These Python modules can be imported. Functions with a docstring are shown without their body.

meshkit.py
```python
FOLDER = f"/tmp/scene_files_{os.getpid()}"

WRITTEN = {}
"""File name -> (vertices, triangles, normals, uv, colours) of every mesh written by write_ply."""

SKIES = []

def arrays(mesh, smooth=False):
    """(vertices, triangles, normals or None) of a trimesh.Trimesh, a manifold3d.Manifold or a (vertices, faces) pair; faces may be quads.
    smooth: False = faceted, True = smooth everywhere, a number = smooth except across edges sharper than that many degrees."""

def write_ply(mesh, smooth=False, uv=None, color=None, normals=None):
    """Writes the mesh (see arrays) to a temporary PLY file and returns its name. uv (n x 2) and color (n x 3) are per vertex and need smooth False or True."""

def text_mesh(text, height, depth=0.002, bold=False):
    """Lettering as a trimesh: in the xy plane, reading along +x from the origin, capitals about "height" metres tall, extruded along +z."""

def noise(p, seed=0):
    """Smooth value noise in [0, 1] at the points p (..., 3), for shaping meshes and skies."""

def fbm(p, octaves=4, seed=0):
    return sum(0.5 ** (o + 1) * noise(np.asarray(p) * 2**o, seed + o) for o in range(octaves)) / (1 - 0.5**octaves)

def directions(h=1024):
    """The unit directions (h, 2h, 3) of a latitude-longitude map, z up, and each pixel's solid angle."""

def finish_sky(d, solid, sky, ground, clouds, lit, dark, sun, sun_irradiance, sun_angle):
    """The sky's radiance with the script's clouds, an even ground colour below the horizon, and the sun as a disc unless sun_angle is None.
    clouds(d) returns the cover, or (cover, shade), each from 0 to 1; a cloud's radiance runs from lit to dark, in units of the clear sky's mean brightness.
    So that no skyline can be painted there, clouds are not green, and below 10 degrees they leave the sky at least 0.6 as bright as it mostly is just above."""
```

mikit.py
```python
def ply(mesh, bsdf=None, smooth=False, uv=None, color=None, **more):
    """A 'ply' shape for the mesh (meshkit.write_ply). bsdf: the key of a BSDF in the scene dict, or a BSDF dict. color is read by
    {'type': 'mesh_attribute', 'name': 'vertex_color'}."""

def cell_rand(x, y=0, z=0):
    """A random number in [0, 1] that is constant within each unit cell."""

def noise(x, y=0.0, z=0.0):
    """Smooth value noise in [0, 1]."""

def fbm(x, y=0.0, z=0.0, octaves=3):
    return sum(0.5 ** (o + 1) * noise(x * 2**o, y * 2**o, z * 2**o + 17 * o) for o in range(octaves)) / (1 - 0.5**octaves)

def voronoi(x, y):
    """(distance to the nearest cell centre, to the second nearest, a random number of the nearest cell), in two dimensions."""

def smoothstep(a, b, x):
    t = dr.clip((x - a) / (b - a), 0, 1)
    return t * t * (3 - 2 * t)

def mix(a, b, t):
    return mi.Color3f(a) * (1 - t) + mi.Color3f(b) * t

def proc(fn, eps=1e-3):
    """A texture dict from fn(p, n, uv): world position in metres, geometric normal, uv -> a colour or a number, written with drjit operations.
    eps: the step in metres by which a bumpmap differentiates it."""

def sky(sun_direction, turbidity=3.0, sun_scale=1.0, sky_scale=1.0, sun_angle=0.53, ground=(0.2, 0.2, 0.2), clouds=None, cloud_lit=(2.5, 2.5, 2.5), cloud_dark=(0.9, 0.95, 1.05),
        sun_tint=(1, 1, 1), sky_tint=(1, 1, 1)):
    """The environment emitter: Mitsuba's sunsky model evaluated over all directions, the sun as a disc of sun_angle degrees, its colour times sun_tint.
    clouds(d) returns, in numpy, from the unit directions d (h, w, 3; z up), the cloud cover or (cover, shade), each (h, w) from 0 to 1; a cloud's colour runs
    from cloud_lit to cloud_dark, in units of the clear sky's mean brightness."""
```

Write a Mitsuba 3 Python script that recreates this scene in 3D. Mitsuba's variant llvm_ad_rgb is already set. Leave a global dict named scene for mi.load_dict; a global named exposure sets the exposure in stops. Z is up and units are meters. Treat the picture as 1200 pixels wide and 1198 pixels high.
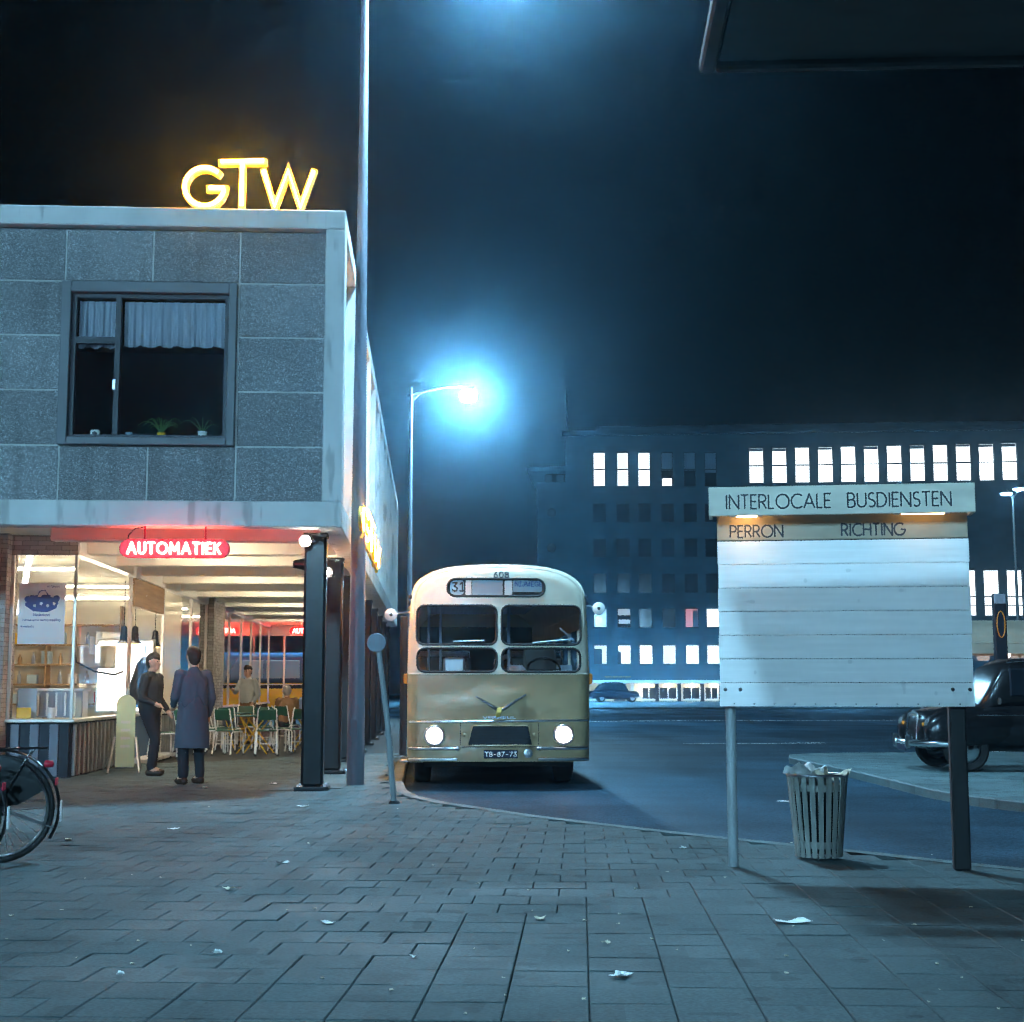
import math, random
import numpy as np, trimesh, mitsuba as mi, drjit as dr, mikit, meshkit
import manifold3d as m3
from shapely.geometry import Polygon, LineString, Point, box as sbox
from shapely import affinity
from shapely.ops import unary_union
from mikit import noise, fbm, cell_rand, smoothstep, mix
T = mi.ScalarTransform4f
rng = np.random.default_rng(7)
scene, labels = {}, {}

# ------------------------------------------------------------------ camera, sky, exposure, street lamps, haze
EYE = np.array([0, 0, 1.25])
PITCH, YAW = math.radians(6.886), math.radians(3.15)
FWD = np.array([math.sin(YAW) * math.cos(PITCH), math.cos(YAW) * math.cos(PITCH), math.sin(PITCH)])
scene['haze_air'] = {'type': 'homogeneous', 'albedo': {'type': 'rgb', 'value': [.42, .72, .97]},
                     'sigma_t': .0010, 'phase': {'type': 'hg', 'g': .95}}
scene['camera'] = {'type': 'perspective', 'fov': 2 * math.degrees(math.atan(600 / 1714)), 'fov_axis': 'x', 'near_clip': .05, 'far_clip': 2000.0,
                   'to_world': T().look_at(origin=EYE.tolist(), target=(EYE + FWD).tolist(), up=[0, 0, 1]), 'medium': {'type': 'ref', 'id': 'haze_air'}}
scene['sky'] = {**mikit.sky((.3, -.2, .6), sun_scale=0, sky_scale=.00002 / 512, sky_tint=(.5, .85, 1.2), ground=(.02, .02, .02)), 'sampling_weight': .6}
exposure = 9.0
DIM = 1 / 512                                         # lights are given for exposure 0 and dimmed to the long night exposure
LAMP = np.array([.32, .70, 1.0])                    # mercury street lamps, blue-white
LAMP_AT_BUS, LAMP_FAR, LAMP_BEHIND, LAMP_SIDE = 3300, 5800, 8300, 17500     # radiance of each lamp bowl
TUBE = np.array([1.0, .86, .62])                    # the arcade's fluorescent tubes
TUBE_POWER = 26.0
NEON_GOLD, NEON_RED = [230, 84, 5.0], [50.0, 5.6, 3.8]
scene['haze'] = {'type': 'cube', 'to_world': T().translate([0, 95, 15]).scale([260, 260, 18]), 'bsdf': {'type': 'null'}, 'interior': {'type': 'ref', 'id': 'haze_air'}}
labels['haze'] = {'label': 'thin night haze glowing round the street lamps', 'kind': 'stuff'}

# ------------------------------------------------------------------ helpers
def numbered(k):
    if k not in USED: USED.add(k); return k
    n = 1
    while f'{k}_{n:03d}' in USED: n += 1
    USED.add(f'{k}_{n:03d}'); return f'{k}_{n:03d}'
USED = set(scene)
def fix(m):
    if m.is_watertight and m.volume < 0: m.invert()
    return m
def join(*ms):
    ms = [m for x in ms for m in (x if isinstance(x, (list, tuple)) else [x])]
    return trimesh.util.concatenate(ms) if len(ms) > 1 else ms[0]
def mesh(v, f): return trimesh.Trimesh(np.asarray(v, float), np.asarray(f, int), process=False)
def bx(x0, x1, y0, y1, z0, z1, c=0.0):
    lo, hi = np.minimum([x0, y0, z0], [x1, y1, z1]), np.maximum([x0, y0, z0], [x1, y1, z1])
    if c <= 0:
        m = trimesh.creation.box(hi - lo); m.apply_translation((lo + hi) / 2); return m
    c = min(c, .45 * (hi - lo).min()); p = []
    for s in np.ndindex(2, 2, 2):
        k = np.where(np.array(s) == 1, hi, lo); d = np.where(np.array(s) == 1, -c, c)
        for a in range(3):
            q = k + d; q[a] = k[a]; p.append(q)
    return trimesh.convex.convex_hull(np.array(p))
def tube(path, r, sides=8, closed=False):
    p = np.asarray(path, float); n = len(p); r = np.broadcast_to(r, (n,))
    t = (np.roll(p, -1, 0) - np.roll(p, 1, 0)) if closed else np.gradient(p, axis=0)
    t /= np.linalg.norm(t, axis=1, keepdims=True) + 1e-12
    a = np.cross(t[0], [0, 0, 1.0] if abs(t[0][2]) < .9 else [1.0, 0, 0]); A = []
    for i in range(n):
        a = a - t[i] * (a @ t[i]); a /= np.linalg.norm(a) + 1e-12; A.append(a.copy())
    A = np.array(A); Bn = np.cross(t, A); g = np.arange(sides) * 2 * np.pi / sides
    v = p[:, None] + r[:, None, None] * (np.cos(g)[None, :, None] * A[:, None] + np.sin(g)[None, :, None] * Bn[:, None])
    f = []
    for i in range(n if closed else n - 1):
        j = (i + 1) % n
        for k in range(sides):
            l = (k + 1) % sides
            f += [[i * sides + k, i * sides + l, j * sides + l], [i * sides + k, j * sides + l, j * sides + k]]
    v = v.reshape(-1, 3)
    if not closed:
        v = np.vstack([v, p[:1], p[-1:]]); e = (n - 1) * sides
        for k in range(sides):
            l = (k + 1) % sides
            f += [[n * sides, l, k], [n * sides + 1, e + k, e + l]]
    return fix(mesh(v, f))
def rod(a, b, r, r2=None, sides=10): return tube([a, b], [r, r if r2 is None else r2], sides)
def lathe(prof, seg=20, axis='z', c=(0, 0, 0)):
    prof = np.asarray(prof, float); g = np.arange(seg) * 2 * np.pi / seg; n = len(prof)
    v = np.stack([prof[:, None, 0] * np.cos(g), prof[:, None, 0] * np.sin(g), np.repeat(prof[:, 1:2], seg, 1)], -1).reshape(-1, 3); f = []
    for i in range(n - 1):
        for k in range(seg):
            l = (k + 1) % seg
            f += [[i * seg + k, i * seg + l, (i + 1) * seg + l], [i * seg + k, (i + 1) * seg + l, (i + 1) * seg + k]]
    if axis == 'x': v = v[:, [2, 0, 1]]
    if axis == 'y': v = v[:, [1, 2, 0]]
    m = mesh(v + np.array(c), f); m.merge_vertices(); m.update_faces(m.nondegenerate_faces()); return fix(m)
def loft(rings, cap=True, closed=True):
    R = np.asarray(rings, float); n, s = R.shape[:2]; f = []
    for i in range(n - 1):
        for k in range(s if closed else s - 1):
            l = (k + 1) % s
            f += [[i * s + k, i * s + l, (i + 1) * s + l], [i * s + k, (i + 1) * s + l, (i + 1) * s + k]]
    v = R.reshape(-1, 3)
    if cap:
        v = np.vstack([v, R[0].mean(0), R[-1].mean(0)])
        for k in range(s):
            l = (k + 1) % s
            f += [[n * s, l, k], [n * s + 1, (n - 1) * s + k, (n - 1) * s + l]]
    return fix(mesh(v, f))
def ex(poly, d, plane='xz', at=0.0):
    """A polygon extruded by d: 'xz' from y = at towards +y, 'yz' from x = at towards +x, 'xy' from z = at upwards."""
    gs = getattr(poly, 'geoms', [poly]); m = join([trimesh.creation.extrude_polygon(g, d, engine='earcut') for g in gs])
    v = m.vertices.copy()
    if plane == 'xz': m.vertices = np.stack([v[:, 0], d - v[:, 2] + at, v[:, 1]], -1)
    elif plane == 'yz': m.vertices = np.stack([v[:, 2] + at, v[:, 0], v[:, 1]], -1)
    else: m.vertices = v + [0, 0, at]
    return fix(m)
def rrect(x0, x1, y0, y1, r): return sbox(x0 + r, y0 + r, x1 - r, y1 - r).buffer(r, quad_segs=5)
def text(s, h, x, z, y, depth=.004, center=False, bold=False, sx=1.0, mirror=False):
    """Lettering upright in the xz plane, facing -y."""
    m = meshkit.text_mesh(s, h, depth, bold); v = m.vertices.copy(); v[:, 0] *= sx
    if center: v[:, 0] -= (v[:, 0].min() + v[:, 0].max()) / 2
    m.vertices = np.stack([v[:, 0] + x, y - v[:, 2], v[:, 1] + z], -1); return m
def turned(m, M):
    m = m.copy(); m.apply_transform(M); return m
def at(x, y, z=0.0, rz=0.0, s=1.0):
    c, n = math.cos(rz), math.sin(rz)
    return np.array([[c * s, -n * s, 0, x], [n * s, c * s, 0, y], [0, 0, s, z], [0, 0, 0, 1.0]])
def emit(rad, w=1.0): return {"type": "area", "radiance": {"type": "rgb", "value": [float(x) * DIM for x in rad]}, "sampling_weight": float(w)}
class Kit:
    """A thing's parts in local coordinates; put() sets a copy of them in the scene under its own key."""
    def __init__(self): self.parts, self.cache = [], {}
    def add(self, name, m, mat, smooth=False, label=None, em=None, kind=None):
        """name: 'seat' or 'door/handle' - a sub-part goes under the last part added with that name"""
        self.parts.append((name, m, mat, smooth, label, em, kind)); return self
    def put(self, name, M=np.eye(4), label=None, cat=None, group=None, skip=(), noemit=False, parent=None, mats={}):
        root = numbered(name) if parent is None else parent; last = {}
        if label or cat: labels[root] = {k: v for k, v in dict(label=label, category=cat, group=group).items() if v}
        ident = np.allclose(M, np.eye(4))
        for i, (pn, m, mat, smooth, lab, em, kind) in enumerate(self.parts):
            if pn.split('/')[0] in skip: continue
            if pn == '.': key = root
            elif '/' in pn:
                a, b = pn.split('/'); key = numbered(last[a] + '__' + b)
            else: key = numbered(root + '__' + pn); last[pn] = key
            if i not in self.cache: self.cache[i] = mikit.ply(m, None, smooth)
            d = {**self.cache[i], 'bsdf': {'type': 'ref', 'id': 'mat_' + mats.get(mat, mat)}}
            if not ident: d['to_world'] = T(M.tolist())
            if em is not None and not noemit: d['emitter'] = em
            scene[key] = d
            if lab or kind: labels.setdefault(key, {}).update({k: v for k, v in dict(label=lab, kind=kind).items() if v})
        return root
def one(name, m, mat, label, cat, group=None, smooth=False, M=np.eye(4)):
    return Kit().add('.', m, mat, smooth).put(name, M, label, cat, group)
def struct(name, m, mat, smooth=False):
    k = numbered(name); scene[k] = mikit.ply(m, 'mat_' + mat, smooth); labels[k] = {'kind': 'structure'}; return k
def mat(name, col, rough=.55, metal=0.0, spec=.4, bump=None, coat=0.0, eps=2e-3, **kw):
    b = {'type': 'principled', 'base_color': mikit.proc(col) if callable(col) else {'type': 'rgb', 'value': list(map(float, col))}, 'roughness': mikit.proc(rough) if callable(rough) else rough, 'metallic': metal, 'specular': spec, **kw}
    if coat: b.update(clearcoat=coat, clearcoat_gloss=.95)
    if bump: b = {'type': 'bumpmap', 'nested_texture': mikit.proc(bump[0], eps), 'scale': bump[1], 'bsdf': b}
    scene['mat_' + name] = {'type': 'twosided', 'bsdf': b}

# ------------------------------------------------------------------ materials
PLAZA = math.radians(5.8)                            # the paving and the shelter are turned by this from the building
PA, PB = np.array([math.cos(PLAZA), -math.sin(PLAZA)]), np.array([math.sin(PLAZA), math.cos(PLAZA)])
TS = .335                                            # paver pitch
def g3(v, c=(1, 1, 1)): return mi.Color3f(*[mi.Float(v) * float(k) for k in c])
def pr_paver(p, n, uv):
    a, b = p.x * PA[0] + p.y * PA[1], p.x * PB[0] + p.y * PB[1]
    j = dr.floor(b / TS); odd = j - 2 * dr.floor(j / 2)
    v = .8 + .4 * fbm(a * 1.1, b * 1.1, 3.0, 4) - .2
    tone = .9 + .2 * cell_rand(dr.floor(a / TS + .5 * odd), j, 5)
    grain = .82 + .36 * noise(p.x * 90, p.y * 90, p.z * 90)
    stain = 1 - .22 * smoothstep(.62, .8, fbm(a * 2.3 + 9, b * 2.3, 7.0, 4))
    gum = 1 - .25 * smoothstep(.80, .86, noise(a * 7, b * 7, 2.0))
    return g3(.088 * v * tone * grain * stain * gum, (.70, 1.0, 1.02))
def pr_asphalt(p, n, uv):
    w = fbm(p.x * .5, p.y * .9, 1.0, 4); g = noise(p.x * 55, p.y * 55, 3.0)
    s = (1 - .45 * smoothstep(.52, .72, fbm(p.x * .25 + 4, p.y * .12, 5.0, 3))) * (.75 + .5 * noise(p.x * 1.6, p.y * .05, 2)) * (1 + .5 * smoothstep(.6, .7, noise(p.x * .22 + 3, p.y * .16, 9)))
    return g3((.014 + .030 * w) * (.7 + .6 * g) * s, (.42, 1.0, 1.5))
def pr_granite(p, n, uv):
    g = cell_rand(dr.floor(p.x * 85), dr.floor(p.z * 85), 3); k = noise(p.x * 95 + 3, p.y * 95, p.z * 95); h = noise(p.x * 38, 1, p.z * 38)
    v = .075 + .10 * g + .13 * smoothstep(.45, .8, k) + .20 * smoothstep(.86, .94, g) * smoothstep(.3, .6, h)
    w = .72 + .5 * fbm(p.x * 1.3, p.y, p.z * 1.3 + 2, 3)
    panel = .82 + .36 * cell_rand(dr.floor((p.x + 1.33) / 1.06), 1, dr.floor((p.z - 3.48) / .68)); panel = panel * (1 - .22 * smoothstep(.5, .75, fbm(p.x * 7, 1, p.z * .5, 3)))
    return g3(v * w * panel, (1.0, 1.0, 1.02))
def pr_conc(p, n, uv):
    d = fbm(p.x * 2.2, p.y * 2.2, p.z * 1.2, 4); s = fbm(p.x * 9, p.y * 9, p.z * 1.5 + 5, 3)
    return g3(.56 * (.78 + .32 * d) * (1 - .3 * smoothstep(.58, .75, s)), (1.0, .99, .95))
def pr_plank(p, n, uv):
    g = fbm(p.x * 2.5, p.y * 2.5, p.z * 42, 4); r = cell_rand(0, 0, dr.floor((p.z - 1.117) / .1675)); k = noise(p.x * 14, p.y * 14, p.z * 14)
    return g3((.74 + .14 * g - .05 * r) * (1 - .18 * smoothstep(.88, .95, k)), (1.0, .99, .95))
def pr_cream(p, n, uv):
    d = fbm(p.x * 3, p.y * 3, p.z * 3, 4)
    return g3(.56 * (.84 + .28 * d), (1.0, .86, .66))
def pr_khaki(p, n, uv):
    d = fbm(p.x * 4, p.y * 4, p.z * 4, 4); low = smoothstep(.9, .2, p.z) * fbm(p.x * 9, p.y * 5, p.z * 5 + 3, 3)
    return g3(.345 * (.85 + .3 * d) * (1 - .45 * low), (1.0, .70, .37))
def pr_brick(p, n, uv):
    row = dr.floor(p.z / .065); h = p.x + p.y; o = row - 2 * dr.floor(row / 2); c = (h + o * .11) / .22
    fz, fx = p.z / .065 - row, c - dr.floor(c); m = smoothstep(.0, .12, fz) * smoothstep(1.0, .88, fz) * smoothstep(0, .05, fx) * smoothstep(1, .95, fx)
    return g3(.16 + .13 * m * (.5 + cell_rand(dr.floor(c), row, 2)), (1.0, .93, .82))
def pr_far(p, n, uv):
    return g3(.13 * (.75 + .45 * fbm(p.x * .35, p.y * .35, p.z * .25, 4)) * (.94 + .1 * cell_rand(dr.floor(p.x / 1.2), 2, dr.floor(p.z / .6))), (.62, 1.0, 1.2))
def bp_fine(p, n, uv): return noise(p.x * 60, p.y * 60, p.z * 60) + .5 * noise(p.x * 130, p.y * 130, p.z * 130)
def bp_road(p, n, uv): return noise(p.x * 22, p.y * 22, 0) + .6 * noise(p.x * 60, p.y * 60, 1)
def bp_grain(p, n, uv): return fbm(p.x * 3, p.y * 3, p.z * 60, 3)
def bp_dent(p, n, uv): return fbm(p.x * 2.2, p.y * 2.2, p.z * 3.0, 3)
def ro_pav(p, n, uv): return .68 + .25 * fbm(p.x * 1.5, p.y * 1.5, 0, 3)
mat('paver', pr_paver, ro_pav, spec=.22, bump=(bp_fine, .0016))
mat('kerb', lambda p, n, uv: pr_paver(p, n, uv) * 1.35, .7)
mat('bedding', (.035, .036, .035), .95)
mat('asphalt', pr_asphalt, .66, spec=.15, bump=(bp_road, .006), eps=6e-3)
mat('paint', lambda p, n, uv: g3(.25 + .4 * smoothstep(.35, .6, fbm(p.x * 8, p.y * 8, 1, 3))), .6)
mat('granite', pr_granite, .65)
mat('mortar', (.46, .46, .44), .8)
mat('conc', pr_conc, .75, bump=(bp_fine, .0012))
mat('plank', pr_plank, .6, bump=(bp_grain, .0025))
mat('cream', pr_cream, .34, bump=(bp_dent, .01), coat=.5, eps=8e-3)
mat('khaki', pr_khaki, .36, bump=(bp_dent, .04), coat=.35, eps=8e-3)
mat('brick', pr_brick, .8)
mat('far', pr_far, .8)
mat('black', (.006, .006, .007), .25, coat=.3)
mat('darkmatt', (.02, .021, .022), .7)
mat('rubber', (.014, .014, .014), .75)
mat('chrome', (.75, .75, .76), .16, metal=1.0)
mat('steel', (.45, .46, .48), .38, metal=1.0)
mat('mast', lambda p, n, uv: g3(.13 + .08 * fbm(p.x * 6, p.y * 6, p.z * 1.2, 4), (.80, .92, 1.1)), .42)
mat('surround', (.13, .14, .15), .5, spec=.2)
mat('headpanel', lambda p, n, uv: g3(.30 * (.8 + .4 * fbm(p.x * 6, p.y * 6, p.z * 9, 3)), (1, .84, .6)), .6)
mat('postgrey', lambda p, n, uv: g3(.17 + .14 * fbm(p.x * 9, p.y * 9, p.z * 3, 4), (.9, 1, 1.02)), .5)
mat('white', (.72, .72, .69), .5)
mat('whitegloss', (.75, .75, .72), .25)
mat('headcream', lambda p, n, uv: g3(.52 * (.82 + .34 * fbm(p.x * 5, p.y * 5, p.z * 12, 4)), (1, .92, .74)), .55)
mat('offwhite', (.62, .56, .44), .6)
mat('ceiling', lambda p, n, uv: g3(.66 + .12 * fbm(p.x, p.y, p.z, 3), (1, .95, .82)), .7)
mat('woodwarm', lambda p, n, uv: g3(.24 + .14 * fbm(p.x * 20, p.y * 2, p.z * 20, 3), (1, .62, .3)), .5)
mat('framedark', (.018, .022, .03), .4, spec=.2)
mat('frameblue', (.075, .08, .09), .5, spec=.2)
mat('alu', (.55, .53, .48), .35, metal=.6)
mat('curtain', lambda p, n, uv: g3(.26 + .1 * fbm(p.x * 40, 1, p.z * 3, 2), (.85, .95, 1.1)), .9)
mat('roomdark', (.012, .011, .01), .9)
mat('red', (.42, .012, .03), .4)
mat('orange', (.75, .22, .02), .25, coat=.5)
mat('gold', (.62, .42, .10), .35, metal=.4)
mat('yellow', (.70, .42, .02), .4)
mat('green', (.018, .075, .045), .35)
mat('greentop', (.02, .10, .085), .35)
mat('silverblue', (.55, .65, .75), .3, metal=.3)
mat('ink', (.02, .022, .03), .6)
mat('inkblue', (.06, .10, .26), .7)
mat('paper', (.66, .68, .66), .8)
mat('papercream', (.62, .55, .42), .8)
mat('plate', (.01, .014, .03), .35)
mat('skin', (.50, .30, .21), .55)
mat('hair', (.03, .022, .016), .7)
mat('hairgrey', (.28, .26, .24), .7)
mat('coatblue', (.06, .085, .11), .85)
mat('trouser', (.018, .019, .024), .85)
mat('shirt', (.34, .37, .36), .85)
mat('brownjacket', (.20, .11, .05), .85)
mat('bluejacket', (.16, .22, .33), .85)
mat('leather', (.03, .018, .012), .5)
mat('leaf', (.06, .13, .04), .6)
mat('bluepaint', (.06, .12, .22), .35, coat=.3)
mat('lit', (.6, .6, .6), .8)
mat('interior', (.035, .035, .032), .8)
mat('darkchrome', (.22, .22, .23), .25, metal=1.0)
mat('seat', (.06, .055, .05), .7)
mat('slat', lambda p, n, uv: g3(.17 + .16 * fbm(p.x * 30, p.y * 30, p.z * 6, 3), (.95, 1, .9)), .5)
mat('canopy', lambda p, n, uv: g3(.05 + .05 * fbm(p.x * 1.2, p.y * 4, 0, 4), (.9, 1, 1.05)), .7)
mat('darkglass', (.012, .016, .022), .12, spec=.6)
mat('blindgrey', (.30, .40, .46), .7)
mat('signcream', (.55, .55, .30), .6)
scene['mat_pane'] = {'type': 'thindielectric', 'int_ior': 1.52}
scene['mat_lens'] = {'type': 'twosided', 'bsdf': {'type': 'principled', 'base_color': {'type': 'rgb', 'value': [.7, .7, .7]}, 'roughness': .1, 'metallic': .9}}

# ------------------------------------------------------------------ geometric capitals drawn as strokes, 1 high
def _arc(cx, cy, rx, ry, a0, a1, n=14): return [(cx + rx * math.cos(t), cy + ry * math.sin(t)) for t in np.linspace(math.radians(a0), math.radians(a1), n)]
CAPS = {'A': (.82, [[(0, 0), (.41, 1), (.82, 0)], [(.14, .33), (.68, .33)]]), 'B': (.55, [[(0, 0), (0, 1), (.25, 1)] + _arc(.25, .76, .24, .24, 90, -90) + [(0, .52)], [(.25, .52)] + _arc(.28, .26, .27, .26, 90, -90) + [(0, 0)]]),
        'C': (.80, [_arc(.5, .5, .5, .5, 48, 312, 20)]), 'D': (.68, [[(0, 0), (0, 1), (.2, 1)] + _arc(.2, .5, .48, .5, 90, -90, 18) + [(0, 0)]]), 'E': (.46, [[(.46, 1), (0, 1), (0, 0), (.46, 0)], [(0, .52), (.42, .52)]]),
        'G': (.95, [_arc(.5, .5, .5, .5, 45, 350, 22) + [(.97, .48), (.58, .48)]]), 'H': (.66, [[(0, 0), (0, 1)], [(.66, 0), (.66, 1)], [(0, .52), (.66, .52)]]), 'I': (.10, [[(.05, 0), (.05, 1)]]), 'K': (.6, [[(0, 0), (0, 1)], [(.56, 1), (0, .42)], [(.18, .60), (.6, 0)]]),
        'L': (.42, [[(0, 1), (0, 0), (.42, 0)]]), 'M': (.9, [[(0, 0), (.06, 1), (.45, .25), (.84, 1), (.9, 0)]]), 'N': (.72, [[(0, 0), (0, 1), (.72, 0), (.72, 1)]]), 'O': (1.0, [_arc(.5, .5, .5, .5, 90, 450, 28)]),
        'P': (.52, [[(0, 0), (0, 1), (.25, 1)] + _arc(.25, .74, .27, .26, 90, -90) + [(0, .48)]]), 'R': (.56, [[(0, 0), (0, 1), (.25, 1)] + _arc(.25, .74, .27, .26, 90, -90) + [(0, .48)], [(.25, .48), (.56, 0)]]),
        'S': (.50, [_arc(.26, .75, .22, .25, 40, 270, 12)[:-1] + _arc(.25, .25, .25, .25, 90, -140, 14)]), 'T': (.60, [[(0, 1), (.6, 1)], [(.3, 1), (.3, 0)]]), 'U': (.64, [[(0, 1), (0, .32)] + _arc(.32, .32, .32, .32, 180, 360, 14) + [(.64, 1)]])}
def caps(word, h, stroke, gap=.2, wide=1.0):
    """[(letter, polygon)] laid from x = 0 on, and the whole width."""
    x, out = 0.0, []
    for ch in word:
        w, ls = CAPS[ch]; g = unary_union([LineString([(a * h * wide + x, b * h) for a, b in l]).buffer(stroke, quad_segs=4, cap_style='flat' if gap < .3 else 'round', join_style='round') for l in ls])
        out.append((ch, g.simplify(h * .004))); x += (w * wide + gap) * h
    return out, x - gap * h

# ------------------------------------------------------------------ ground: road, pavement with pavers, island
def pix(P):
    r = np.array([math.cos(YAW), -math.sin(YAW), 0]); q = np.asarray(P, float) - EYE; z = q @ FWD
    return 600 + 1714 * (q @ r) / z, 599 - 1714 * (q @ np.cross(r, FWD)) / z, z
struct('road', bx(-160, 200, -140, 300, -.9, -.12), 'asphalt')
KERB = np.array([(-.42, 62), (-.41, 40), (-.40, 24), (-.36, 20), (-.28, 18.3), (-.12, 17.3), (.18, 16.4), (.51, 15.75), (1.06, 14.65), (1.66, 13.7), (2.43, 12.55), (2.96, 11.86), (3.44, 11.22), (3.78, 10.7), (4.2, 10.15), (5.2, 8.9), (7, 6.9), (9, 4), (10, -30)])
PAVE = Polygon([*KERB, (-60, -30), (-60, 62)])
struct('pavement', ex(PAVE, .5, 'xy', -.53), 'bedding')
def chamfered(rows):
    """Pavers: (a0, a1, b0, b1, dz, tilt) in the paving's own axes, as one mesh of chamfered slabs without undersides."""
    V, F = [], []
    for a0, a1, b0, b1, dz, ta, tb in rows:
        n = len(V); g, c = .002, .0045
        for z, e in ((-.05, g), (-.005, g), (0, g + c)):
            for a, b in ((a0 + e, b0 + e), (a1 - e, b0 + e), (a1 - e, b1 - e), (a0 + e, b1 - e)):
                zz = z + dz + ta * (a - (a0 + a1) / 2) + tb * (b - (b0 + b1) / 2) if z > -.04 else z
                V.append((*(PA * a + PB * b), zz))
        for k in range(4):
            l = (k + 1) % 4
            for h in (0, 4): F += [(n + h + k, n + h + l, n + h + 4 + l), (n + h + k, n + h + 4 + l, n + h + 4 + k)]
        F += [(n + 8, n + 9, n + 10), (n + 8, n + 10, n + 11)]
    return mesh(V, F)
inner = PAVE.buffer(-.16); tiles = []
from shapely import prepared
pin = prepared.prep(inner)
for j in range(9, 178):
    def edge(i): return 26 + round(2.45 * (i // 2))
    imin = next((i for i in range(-60, 60, 2) if edge(i) > j), 60)
    spans = [(i, i + 1) for i in range(imin, imin + 60)]
    o = .5 if j % 2 else 0.0
    if o: spans.append((imin - .5, imin))
    spans += [(i - o, i + 1 - o) for i in range(imin - 60, imin)]
    for s0, s1 in spans:
        a0, a1, b0, b1 = .03 + s0 * TS, .03 + s1 * TS, j * TS, (j + 1) * TS
        c = PA * (a0 + a1) / 2 + PB * (b0 + b1) / 2
        if c[0] < -16 or (c[0] < -5.15 and c[1] > 21.1) or not pin.contains(Point(*c)): continue
        dz, ta, tb = rng.normal(0, .0012), rng.normal(0, .006), rng.normal(0, .006)
        if not inner.contains(sbox(c[0] - .24, c[1] - .24, c[0] + .24, c[1] + .24)):
            dz -= .002
        u, v, z = pix((*c, 0)); seen = z > 1 and -30 < u < 1230 and v < 1230
        tiles.append(((-(a1 - a0) / z ** 2 if seen else 0), (a0, a1, b0, b1, dz, ta, tb)))
tiles.sort(key=lambda t: t[0])
for _, t in tiles[:300]: scene[numbered('pavement__paver')] = mikit.ply(chamfered([t]), 'mat_paver')
k = numbered('pavement__paver_field'); scene[k] = mikit.ply(chamfered([t for _, t in tiles[300:]]), 'mat_paver'); labels[k] = {'kind': 'stuff'}
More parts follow.
